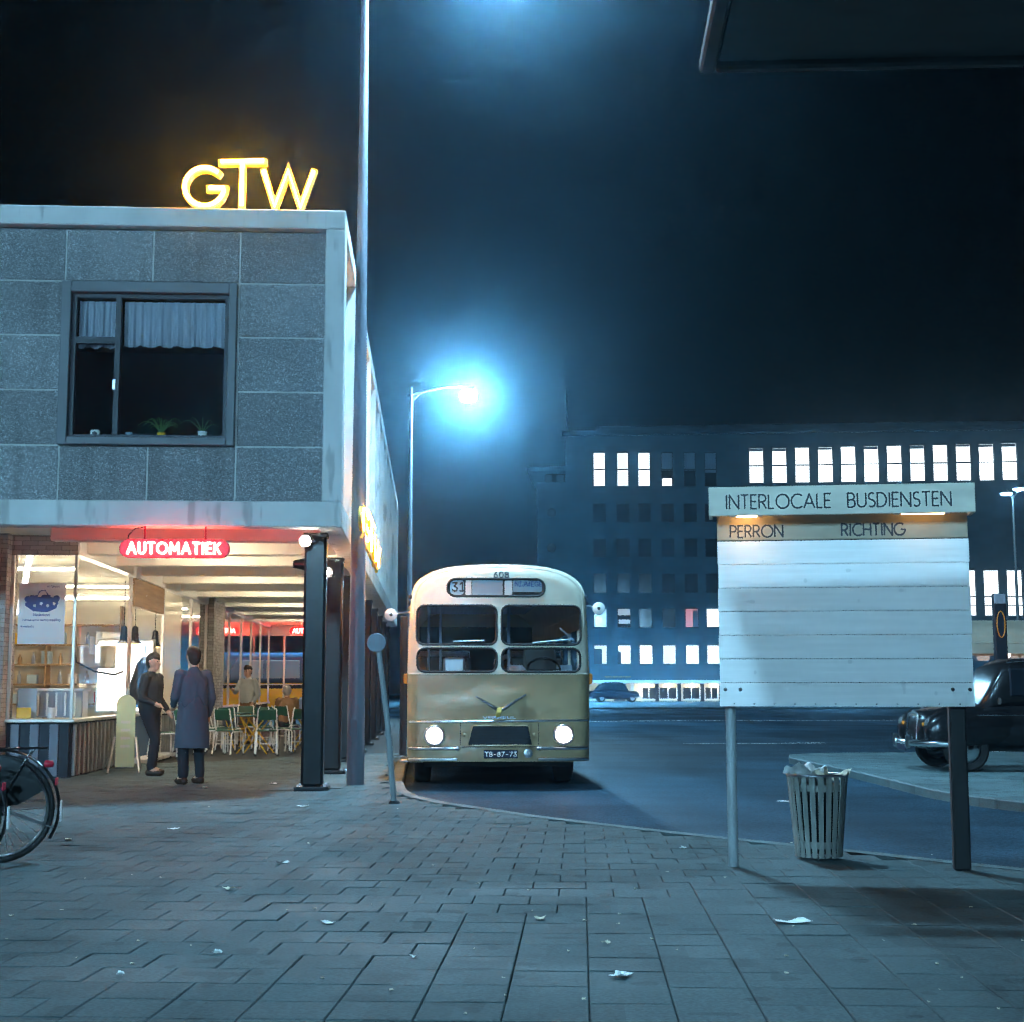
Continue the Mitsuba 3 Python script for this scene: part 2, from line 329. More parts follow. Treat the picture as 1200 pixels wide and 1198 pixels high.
def kerb(holder, line, width=.16, length=.75, z1=.002, z0=-.3, lo=0, hi=1e9):
    ln = LineString(line); n = int(ln.length / length)
    for q in range(n):
        s0, s1 = q * ln.length / n + .004, (q + 1) * ln.length / n - .004
        if not lo <= s0 <= hi: continue
        pts = np.array([ln.interpolate(s).coords[0] for s in np.linspace(s0, s1, 4)])
        d = np.gradient(pts, axis=0); d /= np.linalg.norm(d, axis=1, keepdims=True); nn = np.stack([d[:, 1], -d[:, 0]], 1) * SIDE
        rings = [[(*(p + m * width), z0), (*(p + m * width), z1), (*(p + m * .018), z1), (*p, z1 - .018), (*p, z0)] for p, m in zip(pts, nn)]
        scene[numbered(holder + '__kerbstone')] = mikit.ply(loft(rings), 'mat_kerb')
SIDE = 1
kerb('pavement', KERB, lo=8, hi=62)
ISL = np.array([(40, 28.6), (20, 28.6), (9, 28.5), (7.4, 28.2), (6.75, 27.6), (6.5, 26.6), (6.45, 25), (6.4, 21.8), (6.22, 18.2), (6.3, 17), (6.6, 16), (7.3, 15), (8.6, 14.2), (11, 13.8), (40, 13.4)])
isl = Polygon(ISL)
struct('traffic_island', ex(isl.buffer(-.1), .3, 'xy', -.302), 'kerb')
SIDE = 1 if isl.contains(Point(*(ISL[7] + [.1, 0]))) == ((ISL[8] - ISL[7])[1] > 0) else -1
kerb('traffic_island', ISL, lo=10, hi=70, z1=.0)
struct('far_pavement', bx(-40, 150, 93, 160, -.4, -.005), 'kerb')
for pts, w in ((((4.25, 17.9), (4.85, 17.3)), .16), (((6.2, 36), (9.8, 36.4)), .14), (((2.2, 60), (22, 62)), .3)):
    p = np.array(pts, float); d = p[1] - p[0]; d /= np.linalg.norm(d); n = np.array([-d[1], d[0]]) * w / 2
    q = numbered('road__lane_marking'); scene[q] = mikit.ply(ex(Polygon([p[0] - n, p[1] - n, p[1] + n, p[0] + n]), .004, 'xy', -.1195), 'mat_paint')

# ------------------------------------------------------------------ the two-storey building on the left
FY, FX = 17.6, -1.09
b = Kit()
b.add('roof_band', bx(-14, FX, FY, FY + .5, 6.87, 7.11, .012), 'conc')
b.add('roof_band', bx(FX - .45, FX, FY + .502, 46.7, 6.87, 7.11, .012), 'conc')
b.add('corner_pier', bx(-1.33, FX, FY + .002, FY + .34, 3.482, 6.868, .01), 'conc')
b.add('floor_band', bx(-14, FX, FY, FY + .3, 3.17, 3.48, .012), 'conc')
b.add('floor_band', bx(FX - .3, FX, FY + .302, 46.7, 3.17, 3.48, .012), 'conc')
xs = [-1.333 - 1.06 * k for k in range(12)]; zs = [3.482, 4.165, 4.845, 5.525, 6.205, 6.868]
hole = sbox(-4.53, 4.165, -2.41, 6.19)
b.add('wall', ex(sbox(-14, 3.482, -1.334, 6.868).difference(sbox(-4.46, 4.2, -2.46, 6.14)), .1, 'xz', FY + .165), 'mortar')
for i in range(11):
    for j in range(5):
        if i in (1, 2) and 1 <= j <= 3: continue
        j2 = j
        b.add('granite_panel', bx(xs[i + 1] + .011, xs[i] - .011, FY + .150, FY + .163, zs[j] + .011, zs[j + 1] - .011, .003), 'granite')
for a0, a1 in ((-4.53, -4.415), (-2.505, -2.41)): b.add('window_surround', bx(a0, a1, FY + .07, FY + .26, 4.165, 6.19, .008), 'surround')
for z0, z1, o in ((6.055, 6.19, .068), (4.165, 4.255, .05)): b.add('window_surround', bx(-4.413, -2.507, FY + o, FY + .26, z0, z1, .008), 'surround')
b.add('window', join(bx(-4.413, -4.36, FY + .15, FY + .23, 4.257, 6.053), bx(-2.56, -2.507, FY + .15, FY + .23, 4.257, 6.053), bx(-4.358, -2.562, FY + .15, FY + .23, 6.0, 6.053),
      bx(-4.358, -2.562, FY + .15, FY + .23, 4.257, 4.30), bx(-3.885, -3.82, FY + .14, FY + .23, 4.302, 5.998), bx(-4.358, -3.887, FY + .15, FY + .23, 5.43, 5.51)), 'framedark')
for x0, x1, z0, z1 in ((-4.358, -3.887, 4.302, 5.428), (-4.358, -3.887, 5.512, 5.998), (-3.818, -2.562, 4.302, 5.998)):
    b.add('window/pane', bx(x0, x1, FY + .20, FY + .201, z0, z1), 'pane')
b.add('window/latch', bx(-3.9, -3.86, FY + .13, FY + .15, 4.85, 4.98, .004), 'steel')
b.add('room', join(bx(-6.5, -1.5, FY + .27, 22.5, 3.9, 4.2), bx(-6.5, -1.5, FY + .27, 22.5, 6.4, 6.5), bx(-6.6, -6.5, FY + .27, 22.5, 3.9, 6.5), bx(-1.5, -1.4, FY + .27, 22.5, 3.9, 6.5), bx(-6.6, -1.4, 22.5, 22.6, 3.9, 6.5)), 'roomdark')
b.add('roof', bx(-14, FX - .46, FY + .51, 46.6, 6.75, 7.0), 'darkmatt')
b.add('end_wall', bx(-14, FX - .02, 46.45, 46.69, 3.49, 6.86), 'conc')
b.add('side_wall', bx(-1.42, -1.32, FY + .345, 46.44, 3.49, 6.86), 'conc')
ys = np.linspace(FY + .36, 46.4, 13)
for k in range(12):
    y0, y1 = ys[k], ys[k + 1]
    b.add('side_fin', bx(-1.318, FX + .015, y1 - .11, y1, 3.485, 6.862, .006), 'conc')
    b.add('side_spandrel', bx(-1.318, -1.25, y0 + .004, y1 - .115, 3.485, 4.2, .006), 'offwhite')
    f = .05; m = []
    for q0, q1, w0, w1 in ((y0 + .01, y1 - .12, 4.21, 4.27), (y0 + .01, y1 - .12, 6.79, 6.85), (y0 + .01, y0 + .07, 4.272, 6.788), (y1 - .18, y1 - .12, 4.272, 6.788), ((y0 + y1) / 2 - .08, (y0 + y1) / 2 - .02, 4.272, 6.788)):
        m.append(bx(-1.30, -1.225, q0, q1, w0, w1))
    b.add('side_window', join(m), 'whitegloss')
    b.add('side_window/pane', bx(-1.262, -1.261, y0 + .07, (y0 + y1) / 2 - .08, 4.272, 6.788), 'pane')
    b.add('side_window/pane', bx(-1.262, -1.261, (y0 + y1) / 2 - .02, y1 - .18, 4.272, 6.788), 'pane')
    if k % 3 != 2: b.add('side_window/curtain', bx(-1.30, -1.29, y0 + .08, y0 + .08 + (.5 + .35 * (k % 2)) * (y1 - y0), 4.3, 6.77), 'curtain')
# the open ground floor: ceiling, ribs, black steel columns
b.add('ceiling', bx(-14, FX - .302, FY + .302, 46.3, 3.40, 3.485), 'ceiling')
for k in range(14): b.add('ceiling_rib', bx(-5.0, FX - .303, 19.4 + 2 * k, 19.66 + 2 * k, 3.17, 3.402, .01), 'ceiling')
for k in range(9):
    y = 18.37 + 3.52 * k; col = [(-.135, -.135)]
    b.add('column', bx(-1.585, -1.315, y - .11, y + .11, .05, 3.168, .03), 'black')
    b.add('column/base_plate', bx(-1.66, -1.24, y - .2, y + .2, 0, .05, .008), 'black')
    b.add('column/cap_plate', bx(-1.6, -1.30, y - .125, y + .125, 3.11, 3.167, .006), 'black')
    for sx in (-.16, .16):
        for sy in (-.16, .16): b.add('column/bolt', lathe([(0, .075), (.018, .075), (.018, .048), (0, .048)], 6, c=(-1.45 + sx, y + sy, 0)), 'steel')
# shop volume behind the arcade
GX, GY = -5.03, 21.0
b.add('brick_pier', bx(-6.5, -5.93, 20.75, 21.3, 0, 3.40), 'brick')
b.add('brick_pier', bx(-5.18, -4.86, 33.15, 34.85, 0, 3.40), 'brick')
b.add('shop_soffit', bx(-5.925, GX + .02, GY - .03, GY + .1, 3.12, 3.398, .005), 'brick')
for y0, y1 in ((GY - .03, 24.75), (25.0, 27.75), (27.86, 33.1), (34.9, 41.3), (41.4, 45.9)):
    b.add('shop_fascia', bx(GX - .1, GX + .05, y0 + .003, y1, 3.10 if y0 > GY else 3.12, 3.397, .006), 'whitegloss')
b.add('shop_transom', bx(GX - .08, GX + .03, 25.0, 27.75, 2.62, 3.095, .006), 'woodwarm')
for x in (-5.905, GX): b.add('shop_mullion', bx(x - .022, x + .022, GY - .022, GY + .022, .80, 3.118, .004), 'alu')
for y in (24.8, 27.8, 31.0, 33.1, 36.9, 39.2, 41.35, 43.6, 45.9): b.add('shop_mullion', bx(GX - .03, GX + .03, y - .03, y + .03, .0 if y in (24.8, 27.8) else .80, 3.095, .005), 'alu')
b.add('shop_pane', bx(-5.88, GX - .025, GY, GY + .001, .82, 3.115), 'pane')
for y0, y1 in ((GY + .025, 24.77), (24.83, 27.77), (27.83, 30.97), (31.03, 33.07), (34.9, 36.87), (36.93, 39.17), (39.23, 41.32), (41.38, 43.57), (43.63, 45.87)):
    b.add('shop_pane', bx(GX, GX + .001, y0, y1, .82, 2.61 if y0 == 24.83 else 3.09), 'pane')
b.add('shop_sill', bx(-5.94, GX + .06, GY - .07, GY + .12, .765, .815, .008), 'alu')
for y0, y1 in ((GY + .122, 33.1), (34.9, 46)): b.add('shop_sill', bx(GX - .12, GX + .06, y0, y1, .765, .815, .008), 'alu')
b.add('shop_base', bx(-5.92, GX - .03, GY + .02, GY + .1, 0, .764), 'framedark')
for y0, y1 in ((GY + .102, 24.9), (27.8, 33.1), (34.9, 46)): b.add('shop_base', bx(GX - .1, GX - .01, y0, y1, 0, .764), 'framedark')
b.add('shop_base', bx(GX - .1, GX - .012, 24.902, 27.79, 0, .764), 'bluepaint')
b.add('doorstep', bx(GX + .0, GX + .34, 24.9, 27.6, 0, .07, .01), 'conc')
for k in range(3): b.add('base_slat', bx(-5.86 + .27 * k, -5.74 + .27 * k, GY - .012, GY + .018, .02, .74, .004), 'mast')
for y0, y1 in ((GY + .15, 24.8), (27.95, 33.0)):
    for y in np.arange(y0, y1, .27): b.add('base_slat', bx(GX - .008, GX + .03, y, y + .1, .02, .74, .004), 'postgrey')
b.add('shop_wall', bx(-9.6, -9.5, 21.2, 46, 0, 3.40), 'offwhite')
b.add('shop_wall', bx(-9.5, GX - .13, 30.6, 30.7, 0, 3.40), 'offwhite')
b.add('shop_floor', bx(-9.5, GX - .1, 21.1, 46, -.02, .015), 'brick')
b.add('end_screen', join(bx(-5.0, -1.62, 46.0, 46.06, 2.85, 3.398), bx(-4.59, -4.53, 46.0, 46.06, 0, 2.848), bx(-3.1, -3.04, 46, 46.06, 0, 2.848)), 'alu')
b.put('restaurant_building', label='two-storey building with speckled granite panels, white concrete frame and open arcade below', cat='building')

# ------------------------------------------------------------------ street lamps
def mast_kit(power, w):
    k = Kit()
    k.add('pole', tube([(0, 0, 0), (0, 0, .9), (0, 0, 1.3), (0, 0, 11.7)], [.115, .115, .108, .045], 14), 'mast', True)
    k.add('arm', join(tube([(-.14, 0, 11.42), (.4, 0, 11.56), (1.1, 0, 11.72), (1.7, 0, 11.76), (2.2, 0, 11.74)], .032, 8), rod((.02, 0, 11.2), (.3, 0, 11.5), .016)), 'mast', True)
    k.add('lamp_housing', lathe([(0, 11.80), (.10, 11.79), (.19, 11.72), (.22, 11.62), (.21, 11.605), (.0, 11.62)], 20, c=(1.98, 0, 0)), 'steel', 40)
    k.add('lamp_bowl', lathe([(0, 11.603), (.19, 11.602), (.28, 11.52), (.30, 11.42), (.26, 11.31), (.15, 11.23), (0, 11.20)], 20, c=(1.98, 0, 0)), 'lit', em=emit(LAMP * power, w))
    k.add('inspection_hatch', bx(-.05, .05, -.122, -.108, .55, .85, .004), 'mast')
    return k
mast_kit(LAMP_AT_BUS, 9).put('street_lamp', at(-.97, 19.3, 0, -.2), 'tall blue-grey lamp mast in front of the corner of the arcade', 'street lamp')
mast_kit(LAMP_FAR, 12).put('street_lamp', at(-.75, 50, -.12), 'tall lamp mast glowing behind the bus', 'street lamp')
mast_kit(LAMP_BEHIND, 4).put('street_lamp', at(-6, -18), 'lamp mast behind the viewer lighting the notice board', 'street lamp')
mast_kit(LAMP_SIDE, 4).put('street_lamp', at(-24, -24), 'lamp mast far off to the left behind the viewer', 'street lamp')
d = Kit().add('pole', tube([(0, 0, 0), (0, 0, 11.3)], [.1, .05], 10), 'postgrey', True)
for s in (-1, 1):
    d.add('arm', tube([(0, 0, 11.1), (s * .25, s * .1, 11.45), (s * .42, s * .3, 11.55)], .03, 6), 'postgrey')
    d.add('lamp_head', lathe([(0, .10), (.2, .08), (.34, 0), (.3, -.02), (0, -.02)], 16, c=(s * .5, s * .4, 11.55 + .18 * s)), 'steel', 40)
    d.add('lamp_bowl', lathe([(0, -.022), (.3, -.022), (.26, -.09), (.12, -.13), (0, -.135)], 16, c=(s * .5, s * .4, 11.55 + .18 * s)), 'lit', em=emit(LAMP * 70, .15))
d.put('street_lamp', at(30.2, 74, -.12), 'twin-headed street lamp at the right edge beyond the notice board', 'street lamp')
h = Kit().add('pole', tube([(0, 0, 0), (0, 0, 9.9)], [.1, .06], 10), 'postgrey', True)
h.add('hood', lathe([(0, 10.35), (.5, 10.25), (.72, 9.9), (.70, 9.88), (.46, 10.2), (0, 10.28)], 20), 'steel', 40)
for x, y, pw, l in ((8.6, 116, 22000, 'hooded lamp on the far square hidden behind the bus'), (33, 118, 7000, 'hooded lamp on the far square hidden behind the notice board')):
    hh = Kit(); hh.parts = list(h.parts); hh.add('lamp_bowl', lathe([(0, 10.15), (.2, 10.1), (.26, 9.98), (.2, 9.93), (0, 9.92)], 16), 'lit', em=emit(LAMP * np.array([.6, 1, 1.3]) * pw, 1.5)).put('street_lamp', at(x, y, -.12), l, 'street lamp')

# ------------------------------------------------------------------ shelter roof over the viewer, top right
c0, c1 = np.array([1.01, 5.31]), np.array([1.01, 5.31]) - PB * 8.5
def cpt(a, b, z): q = c0 + PA * a + PB * b; return (*q, z)
def cbox(a0, a1, b0, b1, z0, z1, c=.0):
    m = bx(a0, a1, b0, b1, z0, z1, c); v = m.vertices; m.vertices = np.column_stack([c0[0] + PA[0] * v[:, 0] + PB[0] * v[:, 1], c0[1] + PA[1] * v[:, 0] + PB[1] * v[:, 1], v[:, 2]]); return m
s = Kit().add('roof_slab', cbox(.06, 6, -8.5, -.05, 3.62, 3.637), 'canopy')
s.add('edge_beam', cbox(0, .06, -8.5, .0, 3.58, 3.64, .01), 'canopy').add('edge_beam', cbox(.062, 6, -.05, .0, 3.58, 3.64, .01), 'canopy')
for k in range(4): s.add('roof_board', cbox(.07, 6, -.06 - 2.1 * (k + 1) + .02, -.06 - 2.1 * k, 3.605, 3.618), 'canopy')
for a in (2.8, 5.6):
    for q in (-3.6, -8.0): s.add('post', rod(cpt(a, q, 0), cpt(a, q, 3.604), .06, sides=12), 'mast', True)
s.put('shelter_roof', label='dark flat shelter roof jutting into the upper right corner', cat='shelter')

# ------------------------------------------------------------------ the notice board
bd = np.array([1.49, -.29]); bd /= np.linalg.norm(bd); BO = np.array([2.04, 10.33])
MB = np.array([[bd[0], -bd[1], 0, BO[0]], [bd[1], bd[0], 0, BO[1]], [0, 0, 1, 0], [0, 0, 0, 1.0]])
n = Kit(); W = 1.745
for k in range(7):
    z0 = 1.117 + .1675 * k; d = .003 * math.sin(k * 2.3)
    n.add('plank', bx(.004 * (k % 2), W - .003 * (k % 3), d, .03 + d, z0 + .0015, z0 + .1675 - .0015, .003), 'plank')
n.add('backing', bx(.01, W - .01, .0345, .0355, 1.125, 2.28), 'darkmatt')
n.add('batten', bx(.1, .18, .036, .07, 1.14, 2.5), 'darkmatt').add('batten', bx(W - .18, W - .1, .036, .07, 1.14, 2.5), 'darkmatt')
n.add('heading_panel', bx(.0, W - .005, -.004, .03, 2.295, 2.49, .003), 'headpanel')
n.add('header_box', join(bx(-.055, W + .02, -.20, -.175, 2.45, 2.655, .004), bx(-.055, W + .02, -.174, .04, 2.63, 2.655, .004), bx(-.055, -.03, -.174, .04, 2.45, 2.628), bx(W - .005, W + .02, -.174, .04, 2.45, 2.628)), 'headcream')
def word(holder, t, h, x, z, y, wide, gap, stroke):
    g, w_ = caps(t, h, stroke, gap, wide); n.add(holder + '/lettering', join([ex(affinity.translate(q, x, z), .003, 'xz', y) for _, q in g]), 'ink', label='painted word ' + t)
word('header_box', 'INTERLOCALE', .098, .065, 2.497, -.2025, .90, .165, .0056)
word('header_box', 'BUSDIENSTEN', .098, .905, 2.497, -.2025, .92, .165, .0056)
word('heading_panel', 'PERRON', .085, .095, 2.315, -.0065, .92, .165, .0056)
word('heading_panel', 'RICHTING', .085, .875, 2.317, -.0065, .88, .165, .0060)
for x, l_ in ((.14, .14), (1.27, .29)):
    n.add('lamp_tube', rod((x, -.15, 2.455), (x + l_, -.15, 2.455), .013, sides=8), 'lit', True, em=emit(np.array([1, .56, .20]) * (60 if x < 1 else 12), .3))
    n.add('lamp_holder', join(bx(x - .05, x - .002, -.165, -.115, 2.448, 2.49, .004), bx(x + l_ + .002, x + l_ + .04, -.165, -.115, 2.448, 2.49, .004)), 'steel')
n.add('post', rod((.075, .105, 0), (.075, .105, 2.45), .037, sides=14), 'postgrey', True, label='pale round left post of the board')
n.add('post', bx(W - .165, W - .05, .075, .17, 0, 2.45, .012), 'darkmatt', label='dark square right post of the board')
for x in (.04, .145, W - .145, W - .03): n.add('bolt', lathe([(0, -.012), (.012, -.01), (.014, .0)], 8, 'y', (x, -.002 , 1.237)), 'black')
for x in np.linspace(.1, W - .1, 12): n.add('nail', lathe([(0, -.003), (.005, -.002), (.006, .0)], 6, 'y', (x, 0.0, 1.136)), 'darkmatt')
n.put('notice_board', MB, 'white plank timetable board on two posts headed interlocale busdiensten', 'notice board')

# ------------------------------------------------------------------ slatted litter bin and what spills out of it
k = Kit(); BR, BT, HB = .162, .214, .60
for i in range(22):
    a = i * 2 * math.pi / 22; m = []
    for z, e in ((.02, 0), (HB, 1)):
        r = BR + (BT - BR) * e; w = .017 + .003 * e; t = np.array([-math.sin(a), math.cos(a)]); o = np.array([math.cos(a), math.sin(a)])
        m.append([(*(o * (r + dr_) + t * w * s), z) for s, dr_ in ((-1, 0), (1, 0), (1, .008), (-1, .008))])
    k.add('slat', loft(m), 'slat')
for z in (.11, .52): 
    r = BR + (BT - BR) * (z - .02) / (HB - .02); k.add('hoop', lathe([(r - .004, z - .025), (r - .001, z - .025), (r + .002, z + .025), (r - .004, z + .025), (r - .004, z - .025)], 22), 'slat')
k.add('rim', tube([(BT * 1.02 * math.cos(t), BT * 1.02 * math.sin(t), HB + .01) for t in np.linspace(0, 2 * np.pi, 25)[:-1]], .011, 6, True), 'steel', True)
k.add('floor', lathe([(0, .05), (BR - .002, .05), (BR - .002, .06), (0, .06)], 22), 'darkmatt')
k.add('liner', lathe([(BR - .03, .06), (BT - .035, .5), (BT - .03, .5), (BR - .025, .06)], 22), 'darkmatt')
k.put('litter_bin', at(2.86, 10.85), 'round litter bin of pale wooden slats overflowing beside the notice board', 'litter bin')
def crumple(w, h, seed, amp, n=10):
    u, v = np.meshgrid(np.linspace(-.5, .5, n), np.linspace(-.5, .5, n), indexing='ij'); p = np.stack([u, v, u * 0 + seed], -1)
    z = amp * (meshkit.fbm(p * 3.1 + 5, 3, seed) - .5) + amp * .9 * np.abs(u + .3 * v) 
    x = u * w + .2 * w * (meshkit.noise(p * 2.3, seed + 4) - .5); y = v * h + .2 * h * (meshkit.noise(p * 2.1 + 7, seed + 9) - .5)
    V = np.stack([x, y, z - z.min()], -1).reshape(-1, 3); F = []
    for i in range(n - 1):
        for j in range(n - 1):
            q = i * n + j; F += [(q, q + n, q + n + 1), (q, q + n + 1, q + 1)]
    o = len(V); V2 = V + [0, 0, .0012]
    return mesh(np.vstack([V, V2]), np.vstack([np.array(F)[:, ::-1], np.array(F) + o]))
for w, h, sd, amp, M, l, mt in ((.26, .2, 3, .16, at(2.76, 10.82, .56, .5), 'crumpled newspaper heaped on the left of the litter bin', 'paper'), (.24, .17, 8, .12, at(2.97, 10.80, .57, -.4), 'pale folded paper sticking out at the right of the litter bin', 'papercream'), (.3, .2, 12, .2, at(2.86, 10.95, .52, 1.3), 'creased wrapper pushed down in the back of the litter bin', 'paper')):
    one('waste_paper', crumple(w, h, sd, amp), mt, l, 'litter', 'litter in the bin', M=M)
SCRAPS = [(928, 1082, .17, .10, 'white paper sheet lying on the paving below the notice board'), (728, 1145, .10, .075, 'white paper scrap on the stack bonded pavers at bottom centre'), (385, 1083, .08, .05, 'white card on the paving left of the middle'),
          (203, 972, .10, .06, 'reddish white wrapper on the paving beside the bicycles'), (254, 1118, .045, .04, 'tiny pale scrap on the lower left paving'), (268, 1043, .07, .05, 'brown paper bag scrap on the left paving'), (331, 1012, .09, .05, 'pale flattened wrapper left of the leaning sign pole'),
          (141, 1144, .03, .03, 'tiny pinkish scrap at the bottom left'), (485, 1123, .03, .03, 'small pale fleck on the pavers at bottom centre left'), (710, 1107, .04, .03, 'yellowish scrap above the white scrap at bottom centre'), (240, 924, .09, .06, 'yellow scrap under the arcade'),
          (355, 946, .12, .06, 'pale strip of paper beside the first black column'), (320, 919, .10, .06, 'white scrap under the arcade beside the chairs'), (80, 985, .06, .05, 'dark leaf beside the bicycle wheel'), (633, 1078, .05, .07, 'yellowish dry leaf on the pavers at the centre'), (800, 995, .05, .04, 'white fleck near the kerb in front of the road')]
for i, (u, v, w, h, l) in enumerate(SCRAPS):
    dd = FWD + np.array([math.cos(YAW), -math.sin(YAW), 0]) * (u - 600) / 1714 - np.cross([math.cos(YAW), -math.sin(YAW), 0], FWD) * (v - 599) / 1714
    P = EYE + dd * (-1.25 / dd[2])
    one('litter_scrap', crumple(w, h, 30 + i, .022, 6), 'papercream' if any(x in l for x in ('brown', 'yellow', 'leaf')) else 'paper', l, 'litter', 'litter on the paving', M=at(P[0], P[1], .003, i * 1.1))
for i in range(60):
    u, v = rng.uniform(0, 1200), rng.uniform(935, 1190)
    if v < 985 and u > 480: continue
    dd = FWD + np.array([math.cos(YAW), -math.sin(YAW), 0]) * (u - 600) / 1714 - np.cross([math.cos(YAW), -math.sin(YAW), 0], FWD) * (v - 599) / 1714
    P = EYE + dd * (-1.25 / dd[2]); w = rng.uniform(.008, .022)
    k_ = numbered('litter_crumb') if 0 else None
    q = turned(crumple(w, w * rng.uniform(.5, 1.2), 100 + i, .008, 4), at(P[0], P[1], .002, rng.uniform(0, 6)))
    CR = [q] if i == 0 else CR + [q]
scene['litter_crumbs'] = mikit.ply(join(CR), 'mat_papercream'); labels['litter_crumbs'] = {'label': 'tiny crumbs and flecks of dirt strewn over the paving', 'kind': 'stuff'}

# ------------------------------------------------------------------ leaning stop sign on a thin pole in front of the bus
s = Kit().add('pole', tube([(-.39, 16.2, -.02), (-.475, 16.2, .9), (-.60, 16.2, 1.83)], [.034, .032, .028], 10), 'postgrey', True)
s.add('disc', lathe([(0, -.008), (.10, -.007), (.105, 0), (.10, .007), (0, .008)], 24, 'y', (-.60, 16.15, 1.74)), 'mast')
s.add('clamp', bx(-.635, -.565, 16.16, 16.23, 1.68, 1.70, .004), 'steel').add('clamp', bx(-.635, -.565, 16.16, 16.23, 1.78, 1.80, .004), 'steel')
s.add('foot', lathe([(0, .03), (.05, .028), (.06, 0)], 12, c=(-.39, 16.2, 0)), 'darkmatt')
s.put('stop_sign', label='thin leaning pole with a small round grey disc on top', cat='sign')

# ------------------------------------------------------------------ far office building across the square
FE = np.array([40.1, -5.5]); FE /= np.linalg.norm(FE); FO = np.array([12.6, 136.8])
MF = np.array([[FE[0], -FE[1], 0, FO[0]], [FE[1], FE[0], 0, FO[1]], [0, 0, 1, 0], [0, 0, 0, 1.0]])
def fs(u, v):
    """Distance along the far facade and height of what stands at a pixel of the photograph."""
    r = np.array([math.cos(YAW), -math.sin(YAW), 0]); d = FWD + r * (u - 600) / 1714 - np.cross(r, FWD) * (v - 599) / 1714
    nrm = np.array([-FE[1], FE[0]]); t = ((FO - EYE[:2]) @ nrm) / (d[:2] @ nrm); p = EYE + d * t
    return (p[:2] - FO) @ FE, p[2]
f = Kit(); LIT = np.array([.86, .97, 1.0]); wins = []
LEFT = [702, 729.5, 754.5, 781.5, 808, 832.5]
RIGHT = [886 + 26.95 * k for k in range(22)]
rows = [(590, 612), (631, 653), (672, 695), (713, 735.5), (756, 778.5)]
for i, u in enumerate(LEFT):
    a, z1 = fs(u, 530); _, z0 = fs(u, 570); wins.append((a, .56, z0, z1, 'tall', 2.6 if i < 3 else .06, i))
    for j, (v1, v0) in enumerate(rows):
        _, z1 = fs(u, v1); _, z0 = fs(u, v0)
        lit = 0 if j < 3 else [(0, .9, 0, .12, 1.4, 2.6), (1.2, 2.2, 2.6, 2.6, 2.6, 2.6)][j - 3][i]
        wins.append((a, .62, z0, z1, 'sash', lit, j * 10 + i))
for i, u in enumerate(RIGHT):
    a, z1 = fs(u, 525 - .02 * (u - 886)); _, z0 = fs(u, 566.5 - .012 * (u - 886)); wins.append((a, .70, z0, z1, 'tall', 3.4, 100 + i))
    if u > 1110 or i % 3 == 0: wins.append((a, .70, fs(u, 722)[1], fs(u, 668)[1], 'hall', 3.0, 200 + i))
    if i < 9:
        for j, (v1, v0) in enumerate(rows[:3]): wins.append((a, .62, fs(u, v0)[1], fs(u, v1)[1], 'sash', 0, 300 + i * 10 + j))
ztop = fs(760, 510)[1]; zg = fs(760, 797)[1]
wall = sbox(0, zg, 78, ztop)
wall = wall.difference(unary_union([sbox(a - w, z0, a + w, z1) for a, w, z0, z1, *_ in wins]))
f.add('facade', ex(wall, .5, 'xz', 0), 'far')
f.add('cornice', bx(-.3, 78.3, -.45, 0, ztop, ztop + .45, .05), 'far').add('parapet', bx(3, 50, 1.2, 1.6, ztop + .46, ztop + 1.1), 'far')
f.add('block', join(bx(-.02, .3, .5, 16, 0, ztop), bx(77.7, 78, .5, 16, 0, ztop), bx(0, 78, 15.5, 16, 0, ztop), bx(.3, 77.7, .5, 15.5, ztop - .4, ztop - .02)), 'far')
f.add('backing', bx(.31, 77.69, .9, 1.0, 0, ztop - .42), 'roomdark')
GLOW = {}
